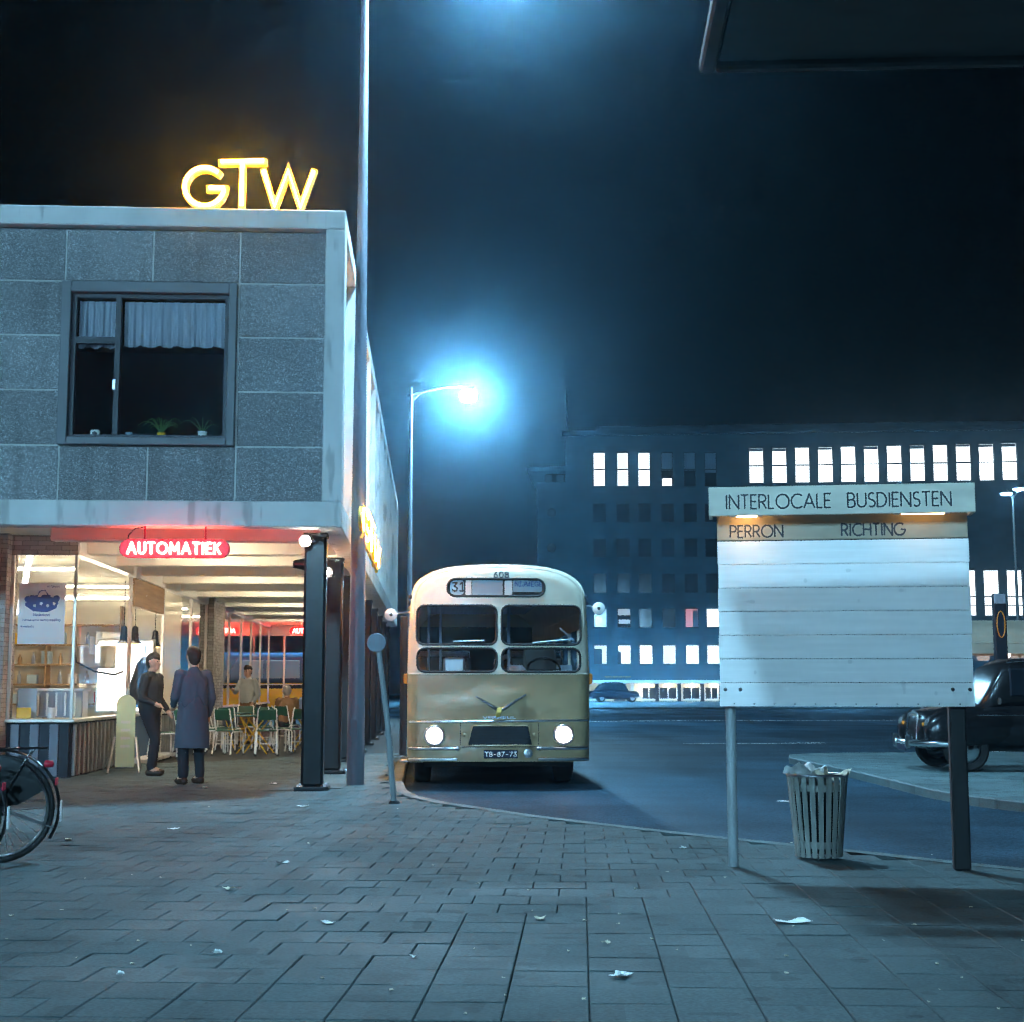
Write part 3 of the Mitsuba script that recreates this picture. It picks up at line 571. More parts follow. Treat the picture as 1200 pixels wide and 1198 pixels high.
for a, w, z0, z1, kind, lit, sd in wins:
    r_ = random.Random(sd); fr = [bx(a - w, a - w + .05, .12, .22, z0, z1), bx(a + w - .05, a + w, .12, .22, z0, z1), bx(a - w + .05, a + w - .05, .12, .22, z0, z0 + .05), bx(a - w + .05, a + w - .05, .12, .22, z1 - .05, z1)]
    zm = z0 + (z1 - z0) * (.5 if kind == 'tall' else .42)
    if kind != 'sash': fr.append(bx(a - w + .05, a + w - .05, .12, .22, zm - .05, zm + .05))
    if kind == 'hall': fr.append(bx(a - w + .05, a + w - .05, .12, .22, z0 + (z1 - z0) * .22, z0 + (z1 - z0) * .22 + .07))
    f.add('window', join(fr), 'frameblue')
    if kind == 'sash' and 590 < 0: pass
    f.add('window/sill', bx(a - w - .1, a + w + .1, -.08, .1, z0 - .1, z0, .02), 'far')
    if lit > .5:
        f.add('window/pane', bx(a - w + .04, a + w - .04, .26, .27, z0 + .04, z1 - .04), 'lit', em=emit(LIT * lit * (1 if sd != 34 else .6) * (np.array([1, .25, .22]) if sd == 34 else 1) * r_.uniform(.36, 1.1), 0))
        if kind == 'sash':
            if sd in (40, 41): f.add('window/blind', bx(a - w + .05, a - w + (.75 if sd == 40 else .3), .23, .25, z0 + .05, z1 - (.35 if sd == 40 else .6)), 'frameblue')
            if sd == 31: f.add('window/blind', join(bx(a - w + .05, a + w - .05, .235, .25, z0 + .75, z0 + 1.15), bx(a - w + .05, a + w - .05, .235, .25, z0 + .06, z0 + .35), bx(a - w + .05, a - w + .12, .235, .25, z0 + .36, z0 + .74)), 'framedark')
            if sd == 34: f.add('window/poster', bx(a + .1, a + w - .06, .235, .25, z0 + .06, z1 - .2), 'curtain')
        elif kind == 'tall' and r_.random() < .6: f.add('window/blind', bx(a - w + .06, a + w - .06, .235, .25, z1 - .05 - r_.uniform(.05, .3), z1 - .06), 'curtain')
    else:
        f.add('window/pane', bx(a - w + .04, a + w - .04, .26, .27, z0 + .04, z1 - .04), 'darkglass')
        if kind == 'tall':
            f.add('window/blind', bx(a - w + .06, a + w - .06, .235, .25, zm + .06 - .6 * r_.random(), z1 - .06), 'curtain')
            if sd == 3: f.add('window/light', bx(a - w + .1, a + w - .12, .23, .25, z0 + .1, z0 + .75), 'lit', em=emit(LIT * 5, 0))
# ground floor: pale wall set back under a shallow canopy with globe lamps, dark shop windows, piers
f.add('base_canopy', bx(-.2, 78, -1.1, .55, zg - .32, zg - .005, .03), 'white')
f.add('base_wall', bx(.3, 78, .56, .8, 0, zg - .33), 'offwhite')
for u0, u1, v1 in ((752, 769, 806), (772, 794, 806), (800, 821, 806), (826, 842, 806), (846, 868, 806)):
    a0, a1 = fs(u0, 815)[0], fs(u1, 815)[0]; z0, z1 = fs(u0, 819)[1], fs(u0, v1)[1]
    f.add('shop_window', join(bx(a0, a0 + .08, .48, .555, z0, z1), bx(a1 - .08, a1, .48, .555, z0, z1), bx(a0, a1, .46, .555, z0 - .1, z0), bx((a0 + a1) / 2 - .04, (a0 + a1) / 2 + .04, .48, .555, z0, z1)), 'white')
    f.add('shop_window/pane', bx(a0 + .08, a1 - .08, .53, .553, z0, z1), 'darkglass')
for u in (741, 770, 796, 823, 845, 870): f.add('pier', bx(fs(u, 815)[0] - .16, fs(u, 815)[0] + .16, -.2, .45, 0, zg - .33), 'framedark' if u != 741 else 'white')
a0, a1 = fs(720, 815)[0], fs(733, 815)[0]; f.add('door', bx(a0, a1, .5, .555, 0, 2.1), 'frameblue').add('door_hood', bx(a0 - .9, a1 + .5, -.3, .5, 2.2, 2.3, .02), 'woodwarm')
for u in (716, 757, 784, 811, 838, 862):
    f.add('globe_lamp', lathe([(0, .17), (.12, .12), (.17, 0), (.12, -.12), (0, -.17)], 12, c=(fs(u, 800)[0], -.35, zg - .52)), 'lit', True, em=emit(np.array([1, .88, .66]) * 90, .05))
f.put('office_building', MF, 'long dark office building across the square with a row of brightly lit windows', 'building')
w = Kit(); a0 = fs(628, 600)[0]; zt = fs(640, 562)[1]
w.add('wall', bx(a0, -.05, 2, 14, 0, zt), 'far').add('roof', bx(a0 - .9, .0, .8, 15, zt + .9, zt + 1.35, .05), 'far')
w.add('attic', bx(a0 + .8, -.05, 2.6, 14, zt, zt + .9), 'roomdark')
for v in (598, 640, 682):
    z = fs(640, v)[1]; x = fs(645, v)[0]; w.add('window', lathe([(0, -.02), (.38, -.02), (.45, 0), (.45, .06)], 16, 'y', (x, 1.99, z)), 'framedark')
for u in (641, 655): w.add('attic_window', bx(fs(u, 600)[0] - .35, fs(u, 600)[0] + .35, 2.52, 2.59, zt + .12, zt + .8), 'frameblue')
w.put('stair_tower', MF, 'lower dark tower with overhanging flat roof at the left end of the office building', 'building')
a, z = fs(663.5, 452); one('flagpole', tube([(a, 1.5, ztop - 3.2), (a, 1.5, ztop), (a, 1.5, z)], [.09, .08, .04], 8), 'postgrey', 'thin bare flagpole rising from the roof edge of the office building', 'flagpole', smooth=True, M=MF)

# ------------------------------------------------------------------ the bus (local: x across, y back from the front, z up from the road)
HW = 1.235
def half(z): return HW - .015 * max(0, .9 - z) - .035 * max(0, z - 1.6)
arc = []
for t in np.linspace(0, math.pi / 2, 14): arc.append((half(2.45) * math.cos(t) ** (2 / 3.0), 2.45 + .60 * math.sin(t) ** (2 / 3.0)))
rightside = [(half(z), z) for z in (.39, .7, 1.0, 1.3, 1.6, 1.9, 2.2)] + arc
OUT = np.array(rightside + [(-x, z) for x, z in rightside[::-1][1:]])
OUTL = Polygon(OUT); RIM = LineString(OUT)
rim_pts = np.array([RIM.interpolate(s).coords[0] for s in np.linspace(0, RIM.length, 600)])
def fy(x, z):
    """Depth of the bus front at x, z: bowed in plan, leaning back above the waist, rounded into the sides and the roof."""
    x, z = np.atleast_1d(x).astype(float), np.atleast_1d(z).astype(float)
    d = np.sqrt(((np.stack([x, z], -1)[:, None] - rim_pts[None]) ** 2).sum(-1)).min(1); r = .17 + .02 * np.clip((z - 2.5) / .3, 0, 1)
    s = np.clip(d, 0, r)
    return .11 * (x / HW) ** 2 + r - np.sqrt(np.maximum(r * r - (r - s) ** 2, 0)) + .07 * np.clip(z - 1.6, 0, 9)
def sheet(poly, off=0.0, size=.055):
    v, f = [], []
    for g in getattr(poly, 'geoms', [poly]):
        a, b_ = trimesh.creation.triangulate_polygon(g, engine='earcut'); f.append(b_ + sum(len(q) for q in v)); v.append(a)
    v = np.vstack(v); f = np.vstack(f); v, f = trimesh.remesh.subdivide_to_size(np.column_stack([v, v[:, 0] * 0]), f, size, max_iter=12)
    m = trimesh.Trimesh(v, f); m.merge_vertices(); x, z = m.vertices[:, 0].copy(), m.vertices[:, 1].copy()
    m.vertices = np.column_stack([x, fy(x, z) + off, z])
    n = m.face_normals.mean(0)
    if n[1] > 0: m.invert()
    return m
def along(pts, off=0.0, step=.04):
    l = LineString(pts); q = np.array([l.interpolate(s).coords[0] for s in np.linspace(0, l.length, max(3, int(l.length / step)))])
    return np.column_stack([q[:, 0], fy(q[:, 0], q[:, 1]) + off, q[:, 1]])
def onfront(m, off=0.0):
    """Wraps a mesh made on the plane y = 0 onto the bus front."""
    m = m.copy(); v = m.vertices; m.vertices = np.column_stack([v[:, 0], v[:, 1] + fy(v[:, 0], v[:, 2]) + off, v[:, 2]]); return m
panes = [rrect(-1.11, -.035, 1.945, 2.475, .10), rrect(.035, 1.11, 1.945, 2.475, .10), rrect(-1.10, -.035, 1.58, 1.895, .10), rrect(.035, 1.10, 1.58, 1.895, .10)]
dest = rrect(-.70, .62, 2.60, 2.835, .11)
B = Kit()
waist = 1.555
B.add('front_panel', sheet(OUTL.intersection(sbox(-2, .0, 2, waist))), 'khaki', True)
up = OUTL.intersection(sbox(-2, waist, 2, 4))
B.add('windscreen_surround', sheet(up.difference(unary_union(panes + [dest])), size=.045), 'cream', True)
for p in panes:
    B.add('windscreen', sheet(p.buffer(.005), .012), 'pane', True)
    B.add('windscreen/rubber_seal', tube(along(p.exterior.coords, -.002, .03)[:-1], .016, 8, True), 'rubber', True)
# shell behind the front
ring0 = np.column_stack([OUT[:, 0], fy(OUT[:, 0], OUT[:, 1]), OUT[:, 1]])
def ring(y, k=1.0, dz=0): return np.column_stack([OUT[:, 0] * k, np.full(len(OUT), y), np.where(OUT[:, 1] > 2.2, OUT[:, 1] + dz, OUT[:, 1])])
rings = [ring0, np.where(np.array([0, 1, 0]) == 1, np.maximum(ring0, ring(.42)), ring(.42)), ring(.6), ring(3, 1, .01), ring(6, 1, .01), ring(9.6), ring(10.2, .985, -.03), ring(10.5, .93, -.12)]
def part_ring(sel): return [r_[sel] for r_ in rings]
idx = np.arange(len(OUT)); low = OUT[:, 1] <= 1.61; sideR, sideL = idx[(OUT[:, 0] > 0) & low], idx[(OUT[:, 0] < 0) & low]
roof = idx[OUT[:, 1] >= 2.19]
for s_ in (sideR, sideL): B.add('side_panel', loft(part_ring(s_), False, False), 'khaki', True)
B.add('roof', loft(part_ring(roof), False, False), 'cream', True)
B.add('rear_panel', ex(affinity.scale(OUTL, .94, .97, origin=(0, .39)), .05, 'xz', 10.42), 'khaki')
for s_ in (-1, 1):
    xx = s_ * half(1.9)
    for k, y in enumerate((.36, 1.35, 2.75, 4.15, 5.55, 6.95, 8.35, 9.75)):
        B.add('window_pillar', bx(xx - .04 * s_, xx + .002 * s_, y, y + (.07 if k else .10), 1.605, 2.2, .006), 'cream')
        if k < 7: B.add('side_window', bx(xx - .02 * s_, xx - .019 * s_, y + .08, (1.35, 2.75, 4.15, 5.55, 6.95, 8.35, 9.75)[k], 1.61, 2.2), 'pane')
    B.add('waist_rail', bx(xx - .004 * s_, xx + .012 * s_, .5, 10.2, 1.575, 1.61, .004), 'chrome')
    B.add('gutter', tube([(s_ * (half(2.45) + .008), y, 2.46) for y in np.linspace(.35, 10, 12)], .014, 6), 'cream', True)
# roof rain lip over the front
B.add('front_lip', tube(along([(x * .955, z * .968 + .045) for x, z in OUT[6:-6]], -.004), .008, 6), 'cream', True)
# destination box with its blinds
B.add('destination_box', tube(along(dest.exterior.coords, -.004, .02)[:-1], .016, 8, True), 'rubber', True)
B.add('destination_box/backing', sheet(dest.buffer(.004), .03), 'darkmatt', True)
B.add('destination_box/glass', sheet(dest.buffer(.004), .006), 'pane', True)
for x0, x1, mt in ((-.665, -.475, 'blindgrey'), (-.455, -.375, 'white'), (-.365, .05, 'blindgrey'), (.075, .18, 'white'), (.19, .585, 'blindgrey')):
    z0 = 2.615 if x1 < .2 else 2.66
    B.add('destination_box/blind', sheet(rrect(x0, x1, z0, 2.82, .012 if -.6 < x0 else .05), .024), mt, True)
B.add('destination_box/number', onfront(text('31', .125, -.650, 2.665, -.0005, .002, bold=True, sx=.88), .017), 'ink', label='route number 31 on the blind')
B.add('destination_box/lettering', onfront(text('NIJMEGEN', .068, .205, 2.735, -.0005, .002, bold=True, sx=.9), .017), 'inkblue', label='blind reading NIJMEGEN')
B.add('fleet_number', onfront(text('608', .085, .03, 2.85, -.001, .006, center=True, bold=True), -.007), 'ink', label='fleet number 608')
for x in (-.95, .95): B.add('vent', onfront(join([bx(x - .075, x + .075, -.004, .0, 2.57 + .03 * k, 2.59 + .03 * k) for k in range(5)]), -.002), 'cream')
# lower front
B.add('moulding', tube(along([(-1.2, .915), (1.2, .935)], -.008), .014, 8), 'chrome', True)
for s_, z in ((-1, .735), (1, .745)):
    c = (s_ * .865, float(fy([s_ * .865], [z])[0]), z)
    B.add('headlight', tube([(c[0] + .125 * math.cos(t), c[1] - .015 + .03 * abs(math.cos(t)) * 0, c[2] + .125 * math.sin(t)) for t in np.linspace(0, 2 * np.pi, 25)[:-1]], .018, 8, True), 'chrome', True)
    B.add('headlight/lens', lathe([(0, -.045), (.06, -.04), (.10, -.022), (.122, .012), (0, .012)], 36, 'y', c), 'lit', True, em=emit([14, 10.6, 9.4], .3))
    B.add('headlight/bowl', lathe([(.125, -.01), (.138, .04), (.10, .05)], 20, 'y', c), 'chrome', True)
g_ = Polygon([(-.425, .605), (.445, .605), (.39, .865), (-.355, .865)])
B.add('grille', onfront(ex(g_, .012, 'xz', -.012), -.002), 'darkmatt')
for k in range(12):
    z = .62 + .0205 * k; w = .42 - (z - .605) * .24
    B.add('grille/bar', onfront(bx(-w + .01, w + .01, -.02, -.012, z, z + .009), -.002), 'framedark')
B.add('grille/frame', tube(along(list(g_.exterior.coords), -.012), .009, 6), 'khaki', True)
for s_ in (-1, 1):
    for z in (.565, .42):
        x0, x1 = (-1.2, -.56) if s_ < 0 else (.52, 1.2)
        B.add('bumper_bar', tube(along([(x0, z), (x1, z)], -.02), .019, 8), 'chrome', True)
    B.add('bumper_end', onfront(lathe([(0, -.045), (.025, -.04), (.03, -.01), (0, .0)], 10, 'y', (-.56 if s_ < 0 else .52, 0, .565))), 'steel', True)
B.add('plate', onfront(bx(-.205, .245, -.016, -.004, .435, .545, .004)), 'plate', label='dark blue number plate TB-87-73')
B.add('plate/lettering', onfront(text('TB-87-73', .062, .02, .459, -.0165, .005, center=True, bold=True, sx=.98), -.004), 'white')
B.add('badge', onfront(lathe([(0, -.02), (.05, -.018), (.062, -.008), (.062, 0), (0, 0)], 18, 'y', (.385, 0, .50))), 'steel', True)
B.add('badge/figure', onfront(tube([(.36, -.022, .52), (.372, -.022, .48), (.385, -.022, .51), (.40, -.022, .48), (.41, -.022, .52)], .005, 5)), 'whitegloss')
for x in (-.47, .47): B.add('bonnet_knob', onfront(lathe([(0, -.02), (.025, -.016), (.032, 0), (0, 0)], 12, 'y', (x, 0, .745))), 'khaki', True)
for pts in (((-.035, 1.085), (-.315, 1.255)), ((.03, 1.075), (.36, 1.28))):
    B.add('wing_emblem', tube(along(pts, -.014), np.linspace(.026, .007, len(along(pts))), 8), 'darkchrome', True)
B.add('emblem_crest', onfront(loft([[(-.03, -.01, 1.10), (.04, -.01, 1.115), (.04, -.03, 1.115), (-.03, -.03, 1.10)], [(-.04, -.01, 1.04), (.025, -.01, 1.04), (.025, -.035, 1.04), (-.04, -.035, 1.04)], [(-.05, -.008, .985), (-.005, -.008, .975), (-.005, -.02, .975), (-.05, -.02, .985)]])), 'gold')
B.add('maker_lettering', onfront(text('VERHEUL', .036, .0, .955, -.002, .008, center=True, bold=True, sx=2.0), -.008), 'silverblue')
for x, z0, z1 in ((-.52, .61, .9), (.53, .61, .9)): B.add('panel_seam', tube(along([(x, z0), (x, z1)], -.001), .0035, 4), 'ink')
B.add('panel_seam', tube(along([(-1.15, .585), (1.15, .585)], -.001), .004, 4), 'ink')
B.add('panel_seam', tube(along([(-1.21, waist), (1.21, waist)], -.003), .010, 6), 'cream')
for s_ in (-1, 1):
    B.add('indicator', bx(s_ * 1.225, s_ * 1.285, .26, .36, 1.42, 1.56, .015), 'orange')
    B.add('marker_lamp', join(lathe([(0, .03), (.03, .02), (.034, -.02), (0, -.03)], 10, c=(s_ * 1.20, .3, 2.60)), lathe([(0, .025), (.025, .02), (.028, -.02), (0, -.03)], 10, c=(s_ * 1.215, .32, 2.52))), 'framedark', True)
for s_, x, z in ((-1, -1.46, 2.345), (1, 1.36, 2.44)):
    B.add('mirror', lathe([(0, -.018), (.075, -.014), (.088, .0), (.08, .012), (0, .016)], 20, 'y', (x, .12, z)), 'whitegloss', True)
    B.add('mirror/arm', tube([(x, .14, z), (x - s_ * .08, .2, z + .03), (s_ * 1.18, .3, z + .05)], .012, 6), 'chrome', True)
    B.add('mirror/knob', lathe([(0, -.03), (.02, -.025), (.024, -.012), (0, -.01)], 10, 'y', (x, .12, z)), 'rubber')
for pts in (((.45, 1.97), (.98, 2.02)), ((-.62, 1.985), (-.2, 2.0))):
    B.add('wiper', tube(along(pts, -.03), .010, 6), 'steel', True)
B.add('wiper', tube(along([(1.02, 2.0), (.82, 2.17)], -.03), .012, 6), 'steel', True)
B.add('door', join(bx(-1.34, -1.30, .55, 1.3, .45, 2.35, .01), bx(-1.31, -1.24, .52, .56, .45, 2.35, .005)), 'darkmatt', label='folded entrance door standing open at the kerb side')
B.add('step', bx(-1.33, -1.0, .5, 1.3, .36, .40, .01), 'steel')
# chassis, wheels, cabin
B.add('chassis', join(bx(-1.0, 1.0, .5, 10.2, .30, .55), bx(-1.15, 1.15, .3, .5, .38, .5)), 'darkmatt')
tyre = [(.27, -.12), (.40, -.13), (.47, -.11), (.49, -.07), (.49, .07), (.47, .11), (.40, .13), (.27, .12)]
for y in (2.05, 7.6):
    for s_ in (-1, 1):
        B.add('wheel', lathe(tyre, 28, 'x', (s_ * 1.03, y, .49)), 'rubber', 40)
        B.add('wheel/rim', lathe([(0, .10), (.12, .12), (.2, .06), (.27, .1), (.275, .12), (.275, -.1), (0, -.1)], 20, 'x', (s_ * 1.03, y, .49)), 'steel', 40)
B.add('floor', bx(-1.2, 1.2, .35, 10.3, .86, .90), 'interior')
B.add('inner_lining', join(bx(-1.19, -1.185, .5, 10.2, .9, 1.6), bx(1.185, 1.19, .5, 10.2, .9, 1.6), bx(-1.15, 1.15, 10.3, 10.36, .9, 2.6)), 'interior')
B.add('dashboard', join(bx(-1.12, 1.12, .28, .62, .9, 1.5, .05)), 'interior')
B.add('steering_wheel', tube([(.66 + .23 * math.cos(t), .80 + .16 * math.sin(t), 1.62 + .16 * math.sin(t)) for t in np.linspace(0, 2 * np.pi, 25)[:-1]], .016, 6, True), 'rubber', True)
B.add('steering_wheel/spoke', join(rod((.45, .80, 1.62), (.87, .80, 1.62), .01), rod((.66, .82, 1.6), (.66, .66, 1.45), .025)), 'rubber')
B.add('driver_seat', join(bx(.42, .9, 1.15, 1.6, 1.2, 1.34, .04), bx(.42, .9, 1.55, 1.68, 1.3, 1.95, .04), bx(.55, .78, 1.3, 1.5, .9, 1.2)), 'seat')
B.add('ticket_machine', bx(-.75, -.45, .36, .55, 1.5, 1.78, .03), 'steel').add('ticket_machine', bx(.15, .38, .4, .55, 1.5, 1.66, .03), 'curtain')
for x in (-.62, .28, .82): B.add('paper_sheet', bx(x - .12, x + .14, .33, .36, 1.5, 1.60, .004), 'paper')
for x in (-.95, -.78): B.add('grab_pole', rod((x, 1.35, .9), (x, 1.35, 2.75), .02), 'curtain')
B.add('cab_partition', join(bx(.2, .24, 1.75, 1.79, .9, 2.7), bx(.24, 1.15, 1.75, 1.79, .9, 1.7)), 'curtain')
for k in range(7):
    for x0, x1 in ((-1.12, -.3), (.3, 1.12)):
        y = 2.6 + 1.0 * k; B.add('bench', join(bx(x0, x1, y, y + .45, 1.2, 1.32, .04), bx(x0, x1, y + .42, y + .54, 1.3, 1.85, .04)), 'seat')
        B.add('bench/rail', tube([(x0 + .02, y + .48, 1.8), (x0 + .02, y + .48, 1.92), (x1 - .02, y + .48, 1.92), (x1 - .02, y + .48, 1.8)], .012, 6), 'chrome')
B.add('ceiling_lining', bx(-1.0, 1.0, .6, 10.2, 2.86, 2.88), 'curtain')
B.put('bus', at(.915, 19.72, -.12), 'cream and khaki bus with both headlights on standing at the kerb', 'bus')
B2 = B.put('bus', at(12.6, 36.5, -.12, -math.pi / 2), 'pale bus parked side-on far behind the black car at the right edge', 'bus', skip=('fleet_number', 'plate', 'maker_lettering', 'destination_box', 'badge', 'wing_emblem', 'emblem_crest', 'bonnet_knob', 'panel_seam', 'vent', 'wiper', 'paper_sheet'), noemit=True, mats={'khaki': 'framedark', 'lit': 'lens'})
lb = Kit()
for k, x in enumerate((14.2, 15.15, 16.1, 17.2)): scene[numbered('bus_001__ceiling_lamp')] = {**mikit.ply(bx(x - .16, x + .16, 35.7, 35.9, 1.98, 2.2, .04), 'mat_lit'), 'emitter': emit([5.5, 4.2, 3.2], .03)}

# ------------------------------------------------------------------ black saloon car (local: x forward, y left, z up)
def srect(w, z0, z1, n=20, e=3.2, cy=0):
    t = np.arange(n) * 2 * np.pi / n; c, s = np.cos(t), np.sin(t)
    return cy + w * np.sign(c) * np.abs(c) ** (2 / e), (z0 + z1) / 2 + (z1 - z0) / 2 * np.sign(s) * np.abs(s) ** (2 / e)
def body(secs, n=20, e=3.2, cy=0):
    R = []
    for x, w, z0, z1 in secs:
        y, z = srect(w, z0, z1, n, e, cy); R.append(np.column_stack([np.full(n, x), y, z]))
    return loft(R)
C = Kit()
C.add('body', body([(.60, .30, .45, .62), (.57, .52, .36, .80), (.48, .66, .32, .90), (.2, .76, .30, .96), (-.4, .84, .28, 1.0), (-1.1, .88, .27, 1.03), (-2.2, .88, .27, 1.03), (-3.0, .86, .28, 1.02), (-3.5, .78, .32, .95), (-3.78, .6, .38, .84), (-3.85, .3, .5, .7)]), 'black', 50)
C.add('cabin', body([(-.30, .52, .92, 1.02), (-.45, .62, .90, 1.30), (-.62, .64, .9, 1.58), (-.85, .65, .9, 1.69), (-1.5, .66, .9, 1.73), (-2.3, .65, .9, 1.70), (-2.75, .62, .9, 1.54), (-3.05, .56, .9, 1.25), (-3.2, .5, .9, 1.02)], e=4.6), 'black', 50)
for s_ in (-1, 1):
    C.add('fender', body([(.60, .10, .5, .68), (.55, .17, .42, .80), (.40, .21, .34, .90), (0, .22, .34, .94), (-.5, .2, .4, .93), (-.9, .12, .5, .9), (-1.1, .05, .6, .85)], 14, 2.5, s_ * .68), 'black', 50)
    C.add('headlight', lathe([(0, .10), (.05, .095), (.085, .07), (.095, .03), (.09, -.1)], 18, 'x', (.50, s_ * .68, .70)), 'lens', True)
    C.add('headlight/rim', tube([(.53, s_ * .68 + .096 * math.cos(t), .70 + .096 * math.sin(t)) for t in np.linspace(0, 2 * np.pi, 21)[:-1]], .012, 6, True), 'chrome', True)
    C.add('indicator', lathe([(0, .05), (.03, .04), (.035, -.04), (0, -.05)], 10, 'x', (.55, s_ * .53, .70)), 'orange', True)
    C.add('side_window', join(bx(-.72, -1.40, s_ * .60, s_ * .668, 1.12, 1.54, .02), bx(-1.48, -2.4, s_ * .60, s_ * .668, 1.12, 1.54, .02)), 'darkglass')
    C.add('door_handle', rod((-1.75, s_ * .885, .88), (-1.6, s_ * .885, .88), .012), 'chrome')
    C.add('trim_strip', tube([(.3, s_ * .80, .84), (-.4, s_ * .875, .84), (-1.2, s_ * .893, .84), (-3.0, s_ * .88, .82)], .007, 6), 'chrome')
    C.add('wing_mirror', lathe([(0, -.02), (.05, -.015), (.055, .01), (0, .015)], 12, 'x', (-.5, s_ * .8, 1.05)), 'chrome', True)
    for x in (0, -2.65):
        C.add('wheel', lathe([(.2, -.08), (.3, -.085), (.335, -.05), (.335, .05), (.3, .085), (.2, .08)], 24, 'y', (x, s_ * .71, .335)), 'rubber', 40)
        C.add('wheel/hubcap', lathe([(0, .12 * s_), (.06, .115 * s_), (.1, .09 * s_), (.14, .10 * s_), (.2, .082 * s_), (.2, 0)], 20, 'y', (x, s_ * .71, .335)), 'chrome', True)
C.add('windscreen', bx(-.72, -.70, -.5, .5, 0, .5, .005).apply_transform(trimesh.transformations.rotation_matrix(math.radians(-38), [0, 1, 0], [-.7, 0, 0])).apply_translation([.33, 0, 1.02]), 'darkglass')
C.add('grille', join([rod((.60 - .02 * abs(y) * 5, y, .45), (.55 - .02 * abs(y) * 5, y, .84), .012) for y in np.linspace(-.2, .2, 9)]), 'chrome')
C.add('grille/surround', tube([(.60, -.25, .44), (.57, -.24, .84), (.56, 0, .88), (.57, .24, .84), (.60, .25, .44)], .02, 8), 'chrome', True)
C.add('front_bumper', tube([(.2, -.9, .42), (.55, -.84, .42), (.70, -.5, .42), (.74, 0, .42), (.70, .5, .42), (.55, .84, .42), (.2, .9, .42)], .05, 8), 'chrome', True)
C.add('front_bumper/overrider', join(bx(.72, .80, -.36, -.30, .34, .54, .02), bx(.72, .80, .30, .36, .34, .54, .02)), 'chrome')
C.add('rear_bumper', tube([(-3.5, -.85, .42), (-3.9, -.6, .42), (-3.95, 0, .42), (-3.9, .6, .42), (-3.5, .85, .42)], .05, 8), 'chrome', True)
C.add('plate', bx(.76, .775, -.22, .22, .30, .40, .003), 'plate')
C.add('roof_strip', join(tube([(-.7, .60, 1.63), (-1.2, .635, 1.665), (-2.2, .63, 1.66), (-2.7, .60, 1.54)], .008, 6)), 'chrome')
C.put('saloon_car', at(8.02, 22.45, 0, math.pi - .03), 'black saloon car with chrome bumper parked behind the right post of the board', 'car')
for u, x, y, l, mt in ((0, 17.4, 127.5, 'small dark car parked before the office building at the left end', 'framedark'), (1, 27.6, 124.5, 'small dark car parked before the office building beside the notice board', 'framedark')):
    C.put('saloon_car', at(x, y, 0, math.pi if u else 0), l, 'car', skip=('plate', 'door_handle', 'trim_strip', 'roof_strip', 'wing_mirror', 'grille', 'indicator'), mats={'black': mt})
# pylon sign between the car and the far bus
p = Kit().add('column', bx(-.13, .13, -.07, .07, 0, 3.32, .02), 'framedark').add('cap', bx(-.125, .125, -.08, .08, 3.10, 3.315, .02), 'curtain')
p.add('emblem', tube([(.085 * math.cos(t), -.076, 2.68 + .27 * math.sin(t)) for t in np.linspace(0, 2 * np.pi, 25)[:-1]], .012, 6, True), 'orange', True)
p.add('foot', bx(-.22, .22, -.16, .16, 0, .08, .01), 'conc')
p.put('pylon_sign', at(11.85, 30, 0 if 0 else -.12), 'slim dark pylon with an orange oval ring beyond the black car', 'sign')

# ------------------------------------------------------------------ neon signs
def strokes(paths, r, sides=8): return [tube(p, r, sides) for p in paths]
def letter_G(x, z, h): return [[(x + .5 * h + .5 * h * math.cos(a), 0, z + .5 * h + .5 * h * math.sin(a)) for a in np.linspace(.85, 2 * math.pi - .25, 26)] + [(x + h, 0, z + .47 * h), (x + .62 * h, 0, z + .47 * h)]]
def gtw(name, M, label, w, power=1.0):
    k = Kit()
    P = {'G': letter_G(-3.10, 7.20, .49), 'T': [[(-2.66, 0, 7.77), (-2.13, 0, 7.79)], [(-2.395, 0, 7.77), (-2.395, 0, 7.20)]],
         'W': [[(-2.13, 0, 7.66), (-1.985, 0, 7.20), (-1.825, 0, 7.67), (-1.665, 0, 7.20), (-1.51, 0, 7.67)]]}
    for L, ps in P.items():
        back = []
        for q in ps:
            ln = LineString([(a, c) for a, _, c in q]).buffer(.040, cap_style='square', join_style='mitre'); back.append(ln)
        sh = unary_union(back)
        k.add('letter', ex(sh, .10, 'xz', -.05), 'gold', label=f'letter {L} of the sign')
        k.add('letter/neon_tube', join(strokes([[(a, -.085, c) for a, _, c in q] for q in ps], .024)), 'lit', True, em=emit(np.array(NEON_GOLD) * power, w))
    k.add('rail', bx(-3.05, -1.58, -.04, .04, 7.125, 7.155, .005), 'gold')
    for x in (-2.9, -2.38, -1.98, -1.66): k.add('strut', rod((x, .06, 7.10), (x, .06, 7.24), .012), 'steel')
    k.put(name, M, label, 'neon sign', None)
gtw('neon_letters', at(0, FY + .25), 'golden neon letters GTW standing on the roof edge', 10)
m_ = np.eye(4); m_[:3, :3] = np.array([[0, -1, 0], [3.1, 0, 0], [0, 0, 1.0]]); 
gtw('neon_letters', np.array([[0, -.45, 0, FX + .16], [3.9, 0, 0, 19.0 + 3.9 * 3.1], [0, 0, .8, -2.50], [0, 0, 0, 1]]), 'golden neon letters along the long side of the building, seen edge-on beside the mast', 1.0, 1.0)
